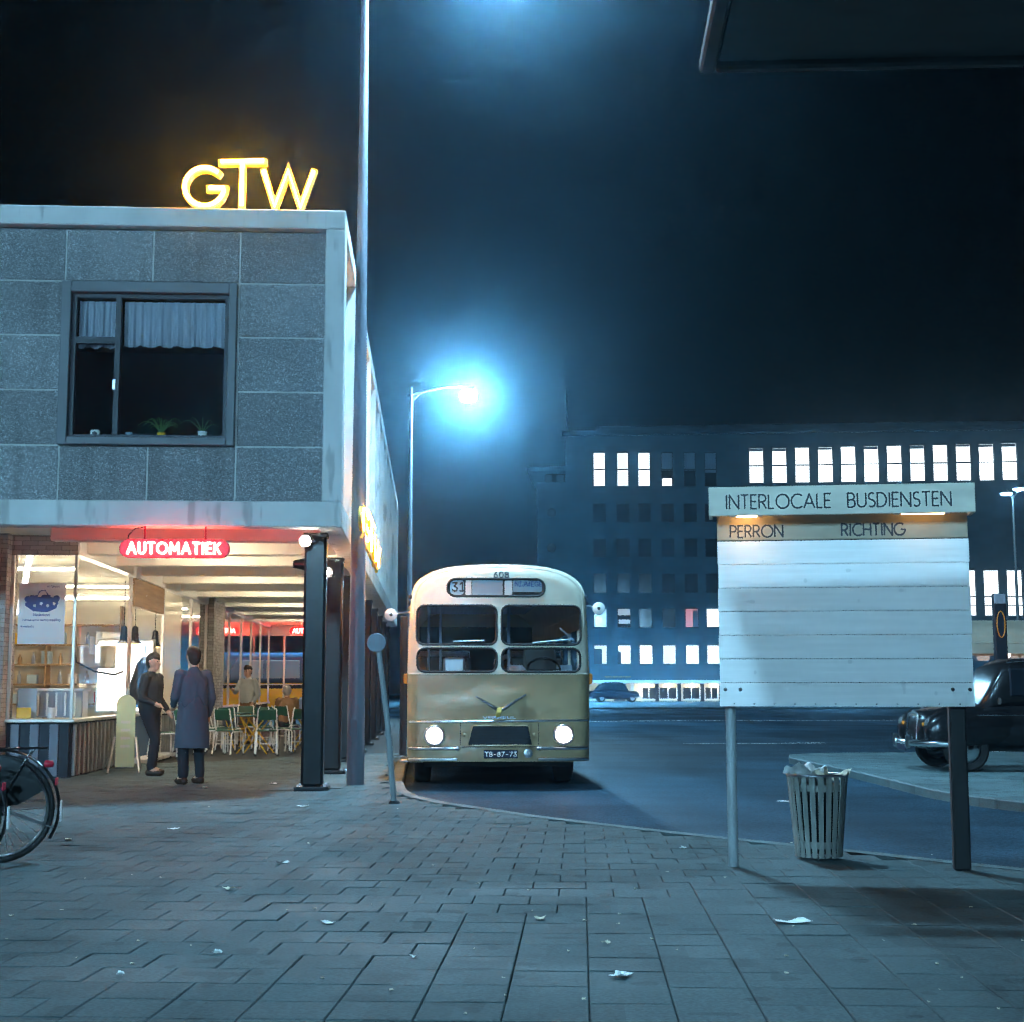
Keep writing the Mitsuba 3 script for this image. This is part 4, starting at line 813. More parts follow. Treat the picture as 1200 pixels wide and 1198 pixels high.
def automatiek(y, cx, z, s, label, w):
    k = Kit()
    wdt = 1.30
    k.add('board', ex(sbox(-wdt / 2 + .11, -.11, wdt / 2 - .11, .11).buffer(.0001).union(Point(-wdt / 2 + .11, 0).buffer(.11)).union(Point(wdt / 2 - .11, 0).buffer(.11)), .09, 'xz', 0), 'red')
    g, w_ = caps('AUTOMATIEK', .128, .0125, .30, .86); f_ = 1.09 / w_
    for sd in (1, -1):
        for c_, q in g: k.add('letter', ex(affinity.scale(affinity.translate(q, -w_ / 2, -.064), f_ * sd, 1, origin=(0, 0)), .04, 'xz', -.042 if sd > 0 else .092), 'lit', em=emit(NEON_RED, w), label=f'glowing letter {c_}' if sd > 0 else None)
    for x in (-.36, .36): k.add('hanger', rod((x, .045, .10), (x, .045, .30), .011), 'red')
    k.add('cable', tube([(-.36, .045, .26), (-.48, .045, .24), (-.55, .045, .16), (-.56, .045, .10)], .007, 6), 'rubber')
    k.put('automat_sign', at(cx, y, z, 0, s), label, 'neon sign')
automatiek(17.58, -3.07, 2.90, 1.0, 'red capsule-shaped neon sign reading automatiek hanging at the front of the arcade', .06)
automatiek(44.5, -3.62, 2.95, 1.0, 'red neon sign reading automatiek at the far end of the arcade, half behind a column', .03)

# ------------------------------------------------------------------ arcade and shop lights
tl = Kit().add('housing', bx(-.75, .75, -.06, .06, .03, .075, .008), 'white').add('tube', rod((-.7, 0, 0), (.7, 0, 0), .022, sides=8), 'lit', True, em=emit(TUBE * TUBE_POWER * 4, .45)).add('end_cap', join(bx(-.74, -.705, -.03, .03, -.03, .03), bx(.705, .74, -.03, .03, -.03, .03)), 'white')
ORD = ('first', 'second', 'third', 'fourth', 'fifth', 'sixth', 'seventh')
for i, y in enumerate((20.4, 22.4, 26.4, 30.4, 34.4, 38.4, 42.4)):
    tl.put('ceiling_tube_light', at(-3.3, y, 3.32), f'fluorescent tube light under the arcade ceiling, {ORD[i]} from the front', 'light', None)
for (x, y, z, rz, n_, tilt) in ((-7.2, 22.6, 3.2, 0, 'tube light on the shop ceiling behind the poster window', 0), (-5.75, 26.0, 2.80, 0, 'long white tube light over the glowing panel in the shop', 0), (-6.6, 28.9, 3.2, 0, 'tube light at the back of the shop', 0), (-6.6, 24.6, 3.2, 0, 'tube light in the middle of the shop ceiling', 0)):
    tl.put('shop_tube_light', at(x, y, z, rz), n_, 'light', 'tube lights in the shop')
for y in (37, 41): tl.put('shop_tube_light', at(-6.8, y, 3.2), 'tube light in the far part of the shop beyond the brick pier, ' + ('nearer one' if y < 40 else 'farther one'), 'light', 'tube lights in the shop')
k = Kit().add('housing', bx(-.05, .05, .02, .06, -.5, .5, .008), 'white').add('tube', rod((0, 0, -.46), (0, 0, .46), .022, sides=8), 'lit', True, em=emit([60, 58, 62], .1))
M = at(-6.02, 22.0, 2.80); M[:3, :3] = trimesh.transformations.rotation_matrix(math.radians(8), [0, 1, 0])[:3, :3]; k.put('strip_light', M, 'upright white tube light at the left edge of the poster window', 'light')
fl = Kit().add('arm', rod((0, 0, 0), (-.16, -.10, -.02), .015), 'steel').add('housing', lathe([(0, .14), (.05, .13), (.075, .05), (.105, -.05), (.10, -.055), (.07, .04), (0, .05)], 16, 'y', (-.2, -.14, -.02)), 'black', 40)
fl.add('bulb', lathe([(0, .03), (.035, .015), (.045, -.025), (.035, -.055), (0, -.065)], 14, 'y', (-.2, -.14, -.02)), 'lit', True, em=emit([480, 420, 330], .4))
fl.put('flood_lamp', at(-1.46, 18.25, 3.06, .3, .75), 'bright flood lamp clamped to the top of the first black column', 'lamp')
fl.put('flood_lamp', at(-1.36, 21.85, 2.96, -.2, .75), 'bright flood lamp clamped to the top of the second black column', 'lamp')
Kit().add('arm', rod((0, 0, 0), (-.18, 0, 0), .014), 'black').add('housing', lathe([(0, -.12), (.05, -.11), (.085, .05), (.08, .06), (0, .03)], 16, 'x', (-.22, 0, 0)), 'black', 40).put('spot_lamp', at(-1.55, 20.0, 2.92), 'unlit black spot lamp between the first two columns', 'lamp')

# ------------------------------------------------------------------ upstairs window: curtains and things on the sill
def drape(x0, x1, z0, z1, y, folds, amp=.02, seed=1, n=90):
    x = np.linspace(x0, x1, n); ph = 2 * np.pi * folds * (x - x0) / (x1 - x0); yy = y + amp * np.sin(ph + 1.3 * np.sin(ph * .37 + seed)) + amp * .5 * np.sin(ph * 2.3 + seed)
    V = []
    for k, t in enumerate(np.linspace(0, 1, 6)):
        z = z1 + (z0 - z1) * t + (.012 * np.sin(ph * .5 + seed) * t); V.append(np.column_stack([x, y + (yy - y) * (.4 + .6 * t), z]))
    f = loft(V, False, False); b_ = f.copy(); b_.invert(); b_.apply_translation([0, .004, 0]); return join(f, b_)
one('curtain', drape(-3.81, -2.57, 5.42, 5.985, FY + .28, 11, .022, 2), 'curtain', 'short white gathered curtain in the wide upper window pane', 'curtain', smooth=True)
one('curtain', drape(-4.35, -3.89, 5.40, 5.985, FY + .28, 5, .02, 4), 'curtain', 'short grey curtain in the narrow left upper pane', 'curtain', smooth=True)
sy, sz = FY + .34, 4.20
b0 = bx(-6.4, -1.55, FY + .272, FY + .45, 4.20, 4.285, .01); one('inner_sill', b0, 'frameblue', 'inner sill behind the upstairs window', 'window sill'); sz = 4.286
def pot(x, r, h, mt, label, plant=0):
    k = Kit().add('pot', lathe([(0, 0), (r * .7, 0), (r, h), (r * .92, h), (r * .8, h * .8), (0, h * .8)], 16, c=(0, 0, 0)), mt, 40)
    if plant:
        for i in range(plant):
            a = i * 2.4; L = (.20 + .1 * ((i * 37) % 10) / 10); t = np.linspace(0, 1, 7)
            pts = np.column_stack([np.cos(a) * L * t, np.sin(a) * L * t * .45, h * .8 + .22 * np.sin(t * 2.4) * (.5 + .5 * ((i * 13) % 7) / 7)])
            k.add('leaf', tube(pts, np.linspace(.008, .002, 7), 4), 'leaf')
    k.put('flower_pot', at(x, sy, sz), label, 'flower pot')
pot(-3.72, .045, .07, 'blindgrey', 'small bluish pot left of the plant on the upstairs sill')
pot(-3.33, .055, .07, 'yellow', 'yellow pot with a spidery plant on the upstairs sill', 16)
pot(-2.83, .06, .09, 'white', 'white pot with a small shrub at the right of the upstairs sill', 5)
one('trinket', lathe([(0, 0), (.02, 0), (.022, .03), (0, .045)], 12, c=(-2.60, sy, sz)), 'white', 'tiny white trinket in the right corner of the upstairs sill', 'ornament', smooth=True)
Kit().add('case', bx(-.055, .055, -.03, .03, 0, .10, .01), 'white').add('dial', lathe([(0, -.034), (.03, -.034), (.03, -.03), (0, -.03)], 16, 'y', (0, 0, .05)), 'ink').put('sill_clock', at(-4.13, sy, sz), 'small square white clock at the left of the upstairs sill', 'clock')

# ------------------------------------------------------------------ in and before the shop window
p = Kit().add('sheet', bx(-.325, .325, 0, .004, 0, .86), 'paper', label='pale blue poster sheet')
sh = []
for i in range(16):
    u_ = (i % 8) / 7 - .5; v_ = i // 8; sh.append(Point(u_ * .40, .56 + .09 * v_ + .02 * math.sin(i * 2.1)).buffer(.035 + .012 * math.sin(i * 1.7)))
sh.append(Polygon([(-.24, .66), (.25, .66), (.2, .50), (.08, .45), (-.12, .46), (-.2, .52)])); art = unary_union(sh).difference(unary_union([Point(-.1 + .09 * i, .54 + .03 * (i % 2)).buffer(.022) for i in range(4)]))
p.add('print', ex(art, .002, 'xz', -.0025), 'inkblue').add('print', tube([(-.08, -.003, .66), (-.03, -.003, .75), (.04, -.003, .76), (.08, -.003, .69)], .006, 5), 'inkblue')
for s_, h_, x_, z_, bo in (('Nederland', .036, 0, .395, True), ('Permanente tentoonstelling', .030, 0, .325, True)):
    p.add('lettering', text(s_, h_, x_, z_, -.0006, .002, center=True, bold=bo, sx=.95 if h_ > .033 else 1.0), 'inkblue')
p.add('lettering', text('Waterpoort', .026, -.29, .235, -.0006, .002, bold=True), 'inkblue').add('lettering', text('de haven', .030, .06, .80, -.0006, .002), 'inkblue')
p.put('poster', at(-5.50, 21.03, 1.86), 'pale poster with a blue drawing hung in the shop window', 'poster')
k = Kit().add('frame', join(bx(-.52, .52, 0, .12, 0, .03), bx(-.52, .52, 0, .12, 1.30, 1.33), bx(-.52, -.49, 0, .12, .03, 1.3), bx(.49, .52, 0, .12, .03, 1.3)), 'alu').add('panel', bx(-.488, .488, .02, .10, .032, 1.298), 'lit', em=emit([5.2, 5.0, 4.4], .5))
k.put('light_panel', at(-5.56, 27.1, .80), 'large glowing white panel inside the shop behind the glass', 'light panel')
one('light_panel', bx(-.2, .2, 0, .06, 0, .12, .01), 'white', 'small white card on top of the glowing panel', 'card', M=at(-5.8, 27.12, 2.133))
# a dark coat with ragged hem hanging before the panel
hem = []
for t, (w0, xo, d0) in ((0, (.05, .06, .04)), (.12, (.13, .05, .07)), (.4, (.16, .0, .09)), (.7, (.19, -.06, .10)), (.9, (.21, -.10, .10))):
    a = np.arange(18) * 2 * np.pi / 18; rag = 0 if t < .9 else .09
    hem.append(np.column_stack([xo + w0 * np.cos(a), d0 * np.sin(a), 1.78 - .92 * t - rag * (.5 + .5 * np.sin(a * 5))]))
hk = Kit().add('cloth', loft(hem), 'trouser', True).add('hook', rod((.06, 0, 1.76), (.06, 0, 2.0), .008), 'steel').add('stand', rod((.0, .02, .10), (.06, .02, 1.99), .014), 'darkmatt').add('base', lathe([(0, .0), (.16, 0), (.15, .02), (0, .03)], 16, c=(.0, .02, .02)), 'darkmatt')
hk.put('coat_stand', at(-5.20, 26.75, .015), 'dark coat with ragged hem hanging on a stand before the glowing panel', 'coat')
for i, (x, y, l) in enumerate(((-5.35, 25.9, 'left pendant lamp with black shade and warm glow in the shop'), (-5.17, 25.95, 'middle pendant lamp with black shade and warm glow in the shop'), (-5.2, 28.0, 'right pendant lamp with black shade and warm glow in the shop'))):
    k = Kit().add('cord', rod((0, 0, .28), (0, 0, 1.10), .006), 'rubber').add('shade', lathe([(.02, .30), (.05, .28), (.07, .05), (.13, 0), (.125, -.005), (.06, .04), (0, .26)], 16), 'black', 40).add('bulb', lathe([(0, .06), (.07, .03), (.10, -.0), (.06, -.025), (0, -.03)], 14), 'lit', True, em=emit([9, 5.2, 1.5], .05))
    k.put('pendant_lamp', at(x, y, 2.02), l, 'lamp')
sc = Kit().add('top', bx(-.55, .45, -.2, .25, .38, .42, .01), 'white').add('front', bx(-.52, .42, -.18, -.15, 0, .378), 'curtain').add('side', join(bx(-.52, -.49, -.149, .2, 0, .378), bx(.39, .42, -.149, .2, 0, .378)), 'white')
for i in range(7): sc.add('panel_rib', bx(-.48 + .13 * i, -.45 + .13 * i, -.20, -.181, .02, .36, .005), 'white')
sc.put('display_counter', at(-5.5, 22.0, .82), 'low white display counter with pleated front inside the shop window', 'counter')
one('show_card', bx(-.1, .1, 0, .012, 0, .15, .003), 'yellow', 'yellow card standing on the shop window sill', 'card', M=at(-5.72, 21.12, .82, .1))
one('show_card', bx(-.13, .13, 0, .012, 0, .42, .003), 'blindgrey', 'grey-blue picture card leaning in the left of the shop window', 'card', M=at(-5.74, 21.35, .82, .15))
one('paper_cup', lathe([(0, 0), (.05, 0), (.065, .15), (.06, .15), (.045, .01), (0, .01)], 14, c=(-5.38, 21.3, .82)), 'white', 'white paper cup on the shop window sill', 'cup', smooth=40)
one('show_card', bx(-.16, .16, 0, .012, 0, .26, .003), 'white', 'white price sheet hanging on the side glass of the shop', 'card', M=at(-5.09, 22.4, 1.75, math.pi / 2))
Kit().add('seat', bx(-.3, .3, -.02, .02, 0, .36, .02), 'papercream').add('bow', tube([(-.35, 0, .35), (-.3, -.05, .1), (0, -.08, -.05), (.3, -.05, -.1), (.42, 0, -.05)], .014, 6), 'darkmatt', True).put('hanging_print', at(-5.25, 23.4, 1.55), 'pink print with a curved dark cord behind the shop glass', 'print')
sg = Kit().add('board', ex(sbox(-.14, .06, .14, 1.0).union(Point(0, 1.0).buffer(.14)), .03, 'xz', 0), 'signcream')
for x in (-.16, .16): sg.add('leg', rod((x, .0, .50), (x + .16 if x > 0 else x + .02, -.5, 0), .015), 'steel').add('leg', rod((x, .03, .50), (x - .25 if x < 0 else x, .45, 0), .015), 'steel')
sg.add('foot_bar', rod((-.14, .015, .06), (.14, .015, .06), .012), 'steel')
for q in range(4): sg.add('print', bx(-.07, .07, -.003, -.0005, .35 + .12 * q, .39 + .12 * q), 'papercream')
sg.put('pavement_sign', at(-4.62, 22.7, 0), 'narrow cream pavement sign with rounded top on splayed steel legs', 'sign')
# bottles and boxes on shelves at the back of the shop
shelf = Kit()
for z in (.9, 1.3, 1.7, 2.1, 2.5): shelf.add('shelf', bx(-9.3, -6.3, 30.2, 30.55, z, z + .03), 'woodwarm')
for x in (-9.3, -7.8, -6.33): shelf.add('upright', bx(x, x + .03, 30.18, 30.56, 0, 2.9), 'woodwarm')
shelf.put('shop_shelf', label='wooden shelf unit along the back of the shop', cat='shelf')
SH = ('lowest', 'second lowest', 'middle', 'second highest'); ORDS = ('first', 'second', 'third', 'fourth', 'fifth', 'sixth', 'seventh', 'eighth', 'ninth', 'tenth', 'eleventh')
for q in range(44):
    x, z = -9.15 + (q % 11) * .27, (.93, 1.33, 1.73, 2.13)[q // 11]; h = .2 + .1 * ((q * 7) % 5) / 5
    if q % 3: one('bottle', lathe([(0, 0), (.04, 0), (.04, h * .6), (.015, h * .78), (.015, h), (0, h)], 10, c=(x, 30.36, z)), ('green', 'woodwarm', 'curtain')[q % 3], ('green', 'brown', 'clear white')[q % 3] + ' bottle on the ' + SH[q // 11] + ' shop shelf, place ' + ORDS[q % 11] + ' from the left', 'bottle', None, 40)
    else: one('carton', bx(x - .09, x + .09, 30.26, 30.46, z, z + h * .9, .004), ('yellow', 'red', 'white', 'blindgrey')[q % 4], ('yellow', 'red', 'white', 'grey-blue')[q % 4] + ' carton on the ' + SH[q // 11] + ' shop shelf, place ' + ORDS[q % 11] + ' from the left', 'carton')

# ------------------------------------------------------------------ cafe chairs and tables under the arcade
ch = Kit(); r_ = .0135
for s_ in (-1, 1):
    ch.add('side_frame', tube([(s_ * .20, -.20, 0), (s_ * .19, -.19, .40), (s_ * .185, -.15, .445), (s_ * .18, .14, .435), (s_ * .18, .18, .40), (s_ * .20, .24, 0)], r_, 7), 'whitegloss', True)
    ch.add('back_post', tube([(s_ * .18, .13, .44), (s_ * .18, .19, .60), (s_ * .165, .24, .84), (s_ * .15, .25, .87)], r_, 7), 'whitegloss', True)
    ch.add('foot', lathe([(0, 0), (.02, 0), (.018, .03), (0, .03)], 8, c=(s_ * .20, -.20, 0)), 'rubber').add('foot', lathe([(0, 0), (.02, 0), (.018, .03), (0, .03)], 8, c=(s_ * .20, .24, 0)), 'rubber')
ch.add('seat', bx(-.19, .19, -.19, .17, .445, .47, .012), 'green').add('back_panel', turned(bx(-.165, .165, -.012, .012, -.10, .10, .008), trimesh.transformations.translation_matrix([0, .222, .75]) @ trimesh.transformations.rotation_matrix(-.2, [1, 0, 0])), 'green')
ch.add('stretcher', rod((-.19, .16, .22), (.19, .16, .22), .009, sides=6), 'whitegloss')
tb = Kit().add('top', lathe([(0, .70), (.38, .70), (.40, .712), (.39, .725), (0, .728)], 28), 'greentop', 40)
for s_ in (-1, 1):
    tb.add('leg', tube([(s_ * .30, -.22, 0), (0, -.20, .38), (-s_ * .26, -.18, .70)], .013, 6), 'yellow', True).add('leg', tube([(s_ * .30, .22, 0), (0, .20, .38), (-s_ * .26, .18, .70)], .013, 6), 'yellow', True)
tb.add('brace', rod((0, -.2, .38), (0, .2, .38), .011), 'yellow')
TABLES = [(-3.35, 28.6, 'front café table with green top and yellow crossed legs'), (-2.35, 29.6, 'right café table with green top and yellow crossed legs near the columns'), (-4.1, 31.6, 'café table with green top near the brick pier'), (-2.7, 32.8, 'rear café table with green top before the seated people')]
for x, y, l in TABLES: tb.put('cafe_table', at(x, y, 0, x), l, 'table')
CH = [(-3.75, 27.75, 2.7, 'front left of the front table'), (-3.05, 27.7, 3.3, 'front right of the front table'), (-4.45, 27.6, 2.2, 'beside the slatted shop base'), (-4.1, 28.5, 1.5, 'left of the front table'), (-2.55, 28.75, 3.5, 'in front of the right table, seen from behind'), (-1.95, 29.0, 4.1, 'nearest the columns'), (-2.9, 29.2, 1.4, 'between the front and right tables'),
      (-2.0, 30.2, 5.6, 'behind the right table beside the columns'), (-4.5, 30.8, 2.4, 'at the brick pier'), (-3.6, 31.2, 3.9, 'behind the front table'), (-4.0, 32.4, .2, 'behind the table at the brick pier'), (-3.1, 32.2, 2.6, 'of the first seated man'), (-2.2, 32.2, 3.9, 'at the right of the rear table'), (-2.75, 33.7, .1, 'of the second seated man'), (-2.05, 33.3, 5.2, 'of the seated person near the columns'), (-4.6, 29.2, 1.9, 'by the shop glass'), (-4.0, 29.6, 3.0, 'turned towards the shop'), (-3.3, 29.8, .5, 'in the middle of the group'), (-1.9, 31.2, 4.6, 'halfway along the row of columns'), (-4.75, 26.6, 2.0, 'nearest the doorstep')]
for x, y, a, l in CH: ch.put('cafe_chair', at(x, y, 0, a), 'white tubular café chair with green seat ' + l, 'chair')

# ------------------------------------------------------------------ people
def hull(a, b_, ra, rb): return m3.Manifold.batch_hull([m3.Manifold.sphere(ra, 16).translate(list(map(float, a))), m3.Manifold.sphere(rb, 16).translate(list(map(float, b_)))])
def blend(bones, edge=.035, it=8):
    m = m3.Manifold.batch_boolean([hull(*q) for q in bones], m3.OpType.Add).refine_to_length(edge).to_mesh()
    t = trimesh.Trimesh(m.vert_properties[:, :3], m.tri_verts); trimesh.smoothing.filter_taubin(t, .5, .53, it); return t
def folds(t, a=.022):
    v = np.array(t.vertices); q = v * [11, 11, 3.2] + 7; t.vertices = v + np.array(t.vertex_normals) * (a * (meshkit.fbm(q + .8 * meshkit.fbm(v * 6, 2)[:, None], 3) - .5))[:, None]; return t
def person(M, label, J, top='coatblue', legs='trouser', hair='hair', long=False):
    """J: joints in local coordinates (facing +y): hip, chest, neck, head, and per side knee, ankle, elbow, wrist."""
    hip, chest, neck, head = (np.array(J[k], float) for k in ('hip', 'chest', 'neck', 'head')); bones, coat, pants = [], [], []
    fw = np.array(J.get('face', (0, 1, 0)), float)
    bones += [(hip, chest, .13, .14), (chest, neck, .12, .055), (neck, head + [0, 0, -.05], .055, .06), (head, head + [0, 0, .045], .088, .088), (head + fw * .02, head + fw * .045 - [0, 0, .075], .075, .045), (head + fw * .085, head + fw * .112 - [0, 0, .025], .012, .014)]
    for s_ in (-1, 1): bones.append((head + [s_ * .088, -.005, 0], head + [s_ * .094, -.01, .02], .014, .016))
    coat += [(hip + [-.04, 0, .04], chest + [-.04, 0, 0], .15, .158), (hip + [.04, 0, .04], chest + [.04, 0, 0], .15, .158), (chest, neck - [0, 0, .03], .14, .075), (chest + [-.11, 0, .09], chest + [.11, 0, .09], .078, .078)]
    for s_, n_ in ((-1, 'l'), (1, 'r')):
        sh = chest + np.array([s_ * .19, 0, .10]); el, wr, kn, an = (np.array(J[n_ + q], float) for q in ('elbow', 'wrist', 'knee', 'ankle')); hp = hip + np.array([s_ * .09, 0, -.04])
        bones += [(sh, el, .055, .043), (el, wr, .042, .03), (hp, kn, .085, .058), (kn, an, .055, .04), (an, an + fw * .12 - [0, 0, .04], .045, .035)]
        d_ = (wr - el) / np.linalg.norm(wr - el); q = np.cross(d_, [0, 0, 1]) if abs(d_[2]) < .9 else np.array([0, 1.0, 0]); q /= np.linalg.norm(q)
        bones.append((wr, wr + d_ * .07, .03, .034))
        for f_ in range(4):
            o = q * (f_ - 1.5) * .017; a1 = wr + d_ * .08 + o; bones.append((a1, a1 + d_ * (.045, .055, .052, .04)[f_] + np.cross(d_, q) * .012, .0095, .008))
        bones.append((wr + d_ * .02 + q * .03, wr + d_ * .06 + q * .055, .011, .009))
        coat += [(sh + [-s_ * .012, 0, .004], el, .078, .058), (el, wr - d_ * .02, .055, .043)]; pants += [(hp, kn, .105, .075), (kn, an + [0, 0, .03], .073, .062)]
    pants += [(hip + [-.05, 0, 0], hip + [.05, 0, 0], .135, .135)]
    cm = blend(coat)
    if long:
        a_ = np.arange(28) * 2 * np.pi / 28; sk = [np.column_stack([hip[0] + w_ * np.cos(a_) * (1 + .03 * np.sin(5 * a_) * (1.2 - z_)), hip[1] + d_ * np.sin(a_), np.full(28, z_)]) for z_, w_, d_ in ((1.10, .175, .15), (.98, .195, .165), (.85, .205, .17), (.7, .215, .18), (.55, .225, .185), (.46, .23, .19), (.465, .21, .17))]
        cm = join(cm, loft(sk, False))
    k = Kit().add('body', blend(bones, .022), 'skin', True).add('coat' if long else 'jacket', folds(cm), top, True).add('trousers', folds(blend(pants)), legs, True)
    k.add('hair', blend([(head - fw * .02 + [0, 0, .05], head + fw * .015 + [0, 0, .075], .093, .082), (head - fw * .03, head - fw * .035 + [0, 0, -.05], .085, .06)], .022), hair, True)
    for n_ in ('l', 'r'):
        an = np.array(J[n_ + 'ankle'], float); k.add('shoe', blend([(an - [0, 0, .045] - fw * .03, an - [0, 0, .05] + fw * .15, .05, .042)], .025), 'leather', True)
        e_ = head + fw * .085 + np.cross(fw, [0, 0, 1]) * (.032 if n_ == 'r' else -.032) + [0, 0, .012]; k.add('eye', lathe([(0, -.01), (.009, 0), (0, .01)], 8, c=e_), 'ink', True)
    k.put('person', M, label, 'person')
STAND = dict(hip=(0, 0, .93), chest=(0, .01, 1.28), neck=(0, .0, 1.47), head=(0, .03, 1.61), lknee=(-.11, .03, .5), lankle=(-.12, -.01, .09), rknee=(.11, .05, .5), rankle=(.13, .03, .09), lelbow=(-.27, -.02, 1.10), lwrist=(-.25, .14, .92), relbow=(.27, .0, 1.10), rwrist=(.22, .20, 1.02))
SIT = dict(hip=(0, 0, .53), chest=(0, .03, .86), neck=(0, .05, 1.03), head=(0, .09, 1.16), lknee=(-.13, .42, .52), lankle=(-.14, .40, .09), rknee=(.13, .42, .52), rankle=(.15, .46, .09), lelbow=(-.25, .12, .68), lwrist=(-.12, .36, .74), relbow=(.25, .12, .68), rwrist=(.12, .36, .74))
person(at(-3.12, 19.6, 0, .6, 1.02), 'person in a grey-blue coat and dark trousers standing in the arcade before the shop', {**STAND, 'lelbow': (-.24, .03, 1.10), 'lwrist': (-.17, .22, 1.0), 'relbow': (.25, -.02, 1.09), 'rwrist': (.25, .08, .86)}, 'coatblue', long=True)
person(at(-4.05, 21.6, 0, -1.9, 1.0), 'person in a short dark jacket standing close to the shop glass', {**STAND, 'rknee': (.10, .16, .52), 'rankle': (.12, .10, .09)}, 'darkmatt')
person(at(-4.10, 33.4, 0, 2.6, 1.0), 'dark-haired person in a grey shirt standing behind the café tables', {**STAND, 'relbow': (.27, .12, 1.15), 'rwrist': (.16, .33, 1.20)}, 'shirt', 'brownjacket')
person(at(-3.1, 32.15, 0, .3, 1.0), 'person in a brown jacket sitting at the rear café table', SIT, 'brownjacket', hair='hairgrey')
person(at(-2.75, 33.75, 0, 3.3, 1.0), 'person in a blue jacket sitting behind the rear café table', SIT, 'bluejacket', hair='hairgrey')
person(at(-2.05, 33.3, 0, 2.5, 1.0), 'person in a pale blue jacket sitting beside the black columns', SIT, 'bluejacket', hair='brownjacket')

# ------------------------------------------------------------------ yellow van beyond the arcade, bicycles
v = Kit(); W2 = 5.2
v.add('body', body([(0, .7, .45, 1.2), (.12, .9, .38, 1.35), (.6, .98, .35, 1.42), (4.6, .98, .35, 1.42), (5.1, .9, .38, 1.38), (5.2, .7, .45, 1.3)], e=6), 'yellow', 40)
v.add('upper_body', body([(.45, .7, 1.4, 1.6), (.85, .86, 1.36, 2.25), (1.2, .9, 1.36, 2.4), (4.6, .9, 1.36, 2.42), (5.05, .84, 1.36, 2.3)], e=6), 'bluepaint', 40)
for s_ in (-1, 1):
    v.add('stripe', bx(.3, 5.0, s_ * .975, s_ * .992, 1.22, 1.33), 'framedark').add('moulding', bx(.3, 5.0, s_ * .97, s_ * 1.0, 1.335, 1.37, .005), 'white')
    for x0, x1 in ((1.0, 1.7), (1.8, 2.9), (3.0, 4.1), (4.2, 4.8)): v.add('side_window', bx(x0, x1, s_ * .885, s_ * .912, 1.55, 2.15, .02), 'blindgrey')
    for x in (1.0, 4.2): v.add('wheel', lathe([(.12, -.09), (.3, -.09), (.33, -.05), (.33, .05), (.3, .09), (.12, .09)], 20, 'y', (x, s_ * .85, .33)), 'rubber', 40).add('wheel/hubcap', lathe([(0, -.1), (.12, -.08), (.14, 0), (.12, .08), (0, .1)], 14, 'y', (x, s_ * .85, .33)), 'chrome', True)
    v.add('headlight', lathe([(0, .05), (.07, .03), (.085, -.03)], 12, 'x', (0.0, s_ * .6, .75)), 'lens', True)
v.put('delivery_van', at(-7.2, 49.5, 0), 'yellow and blue van parked beyond the far end of the arcade', 'van')
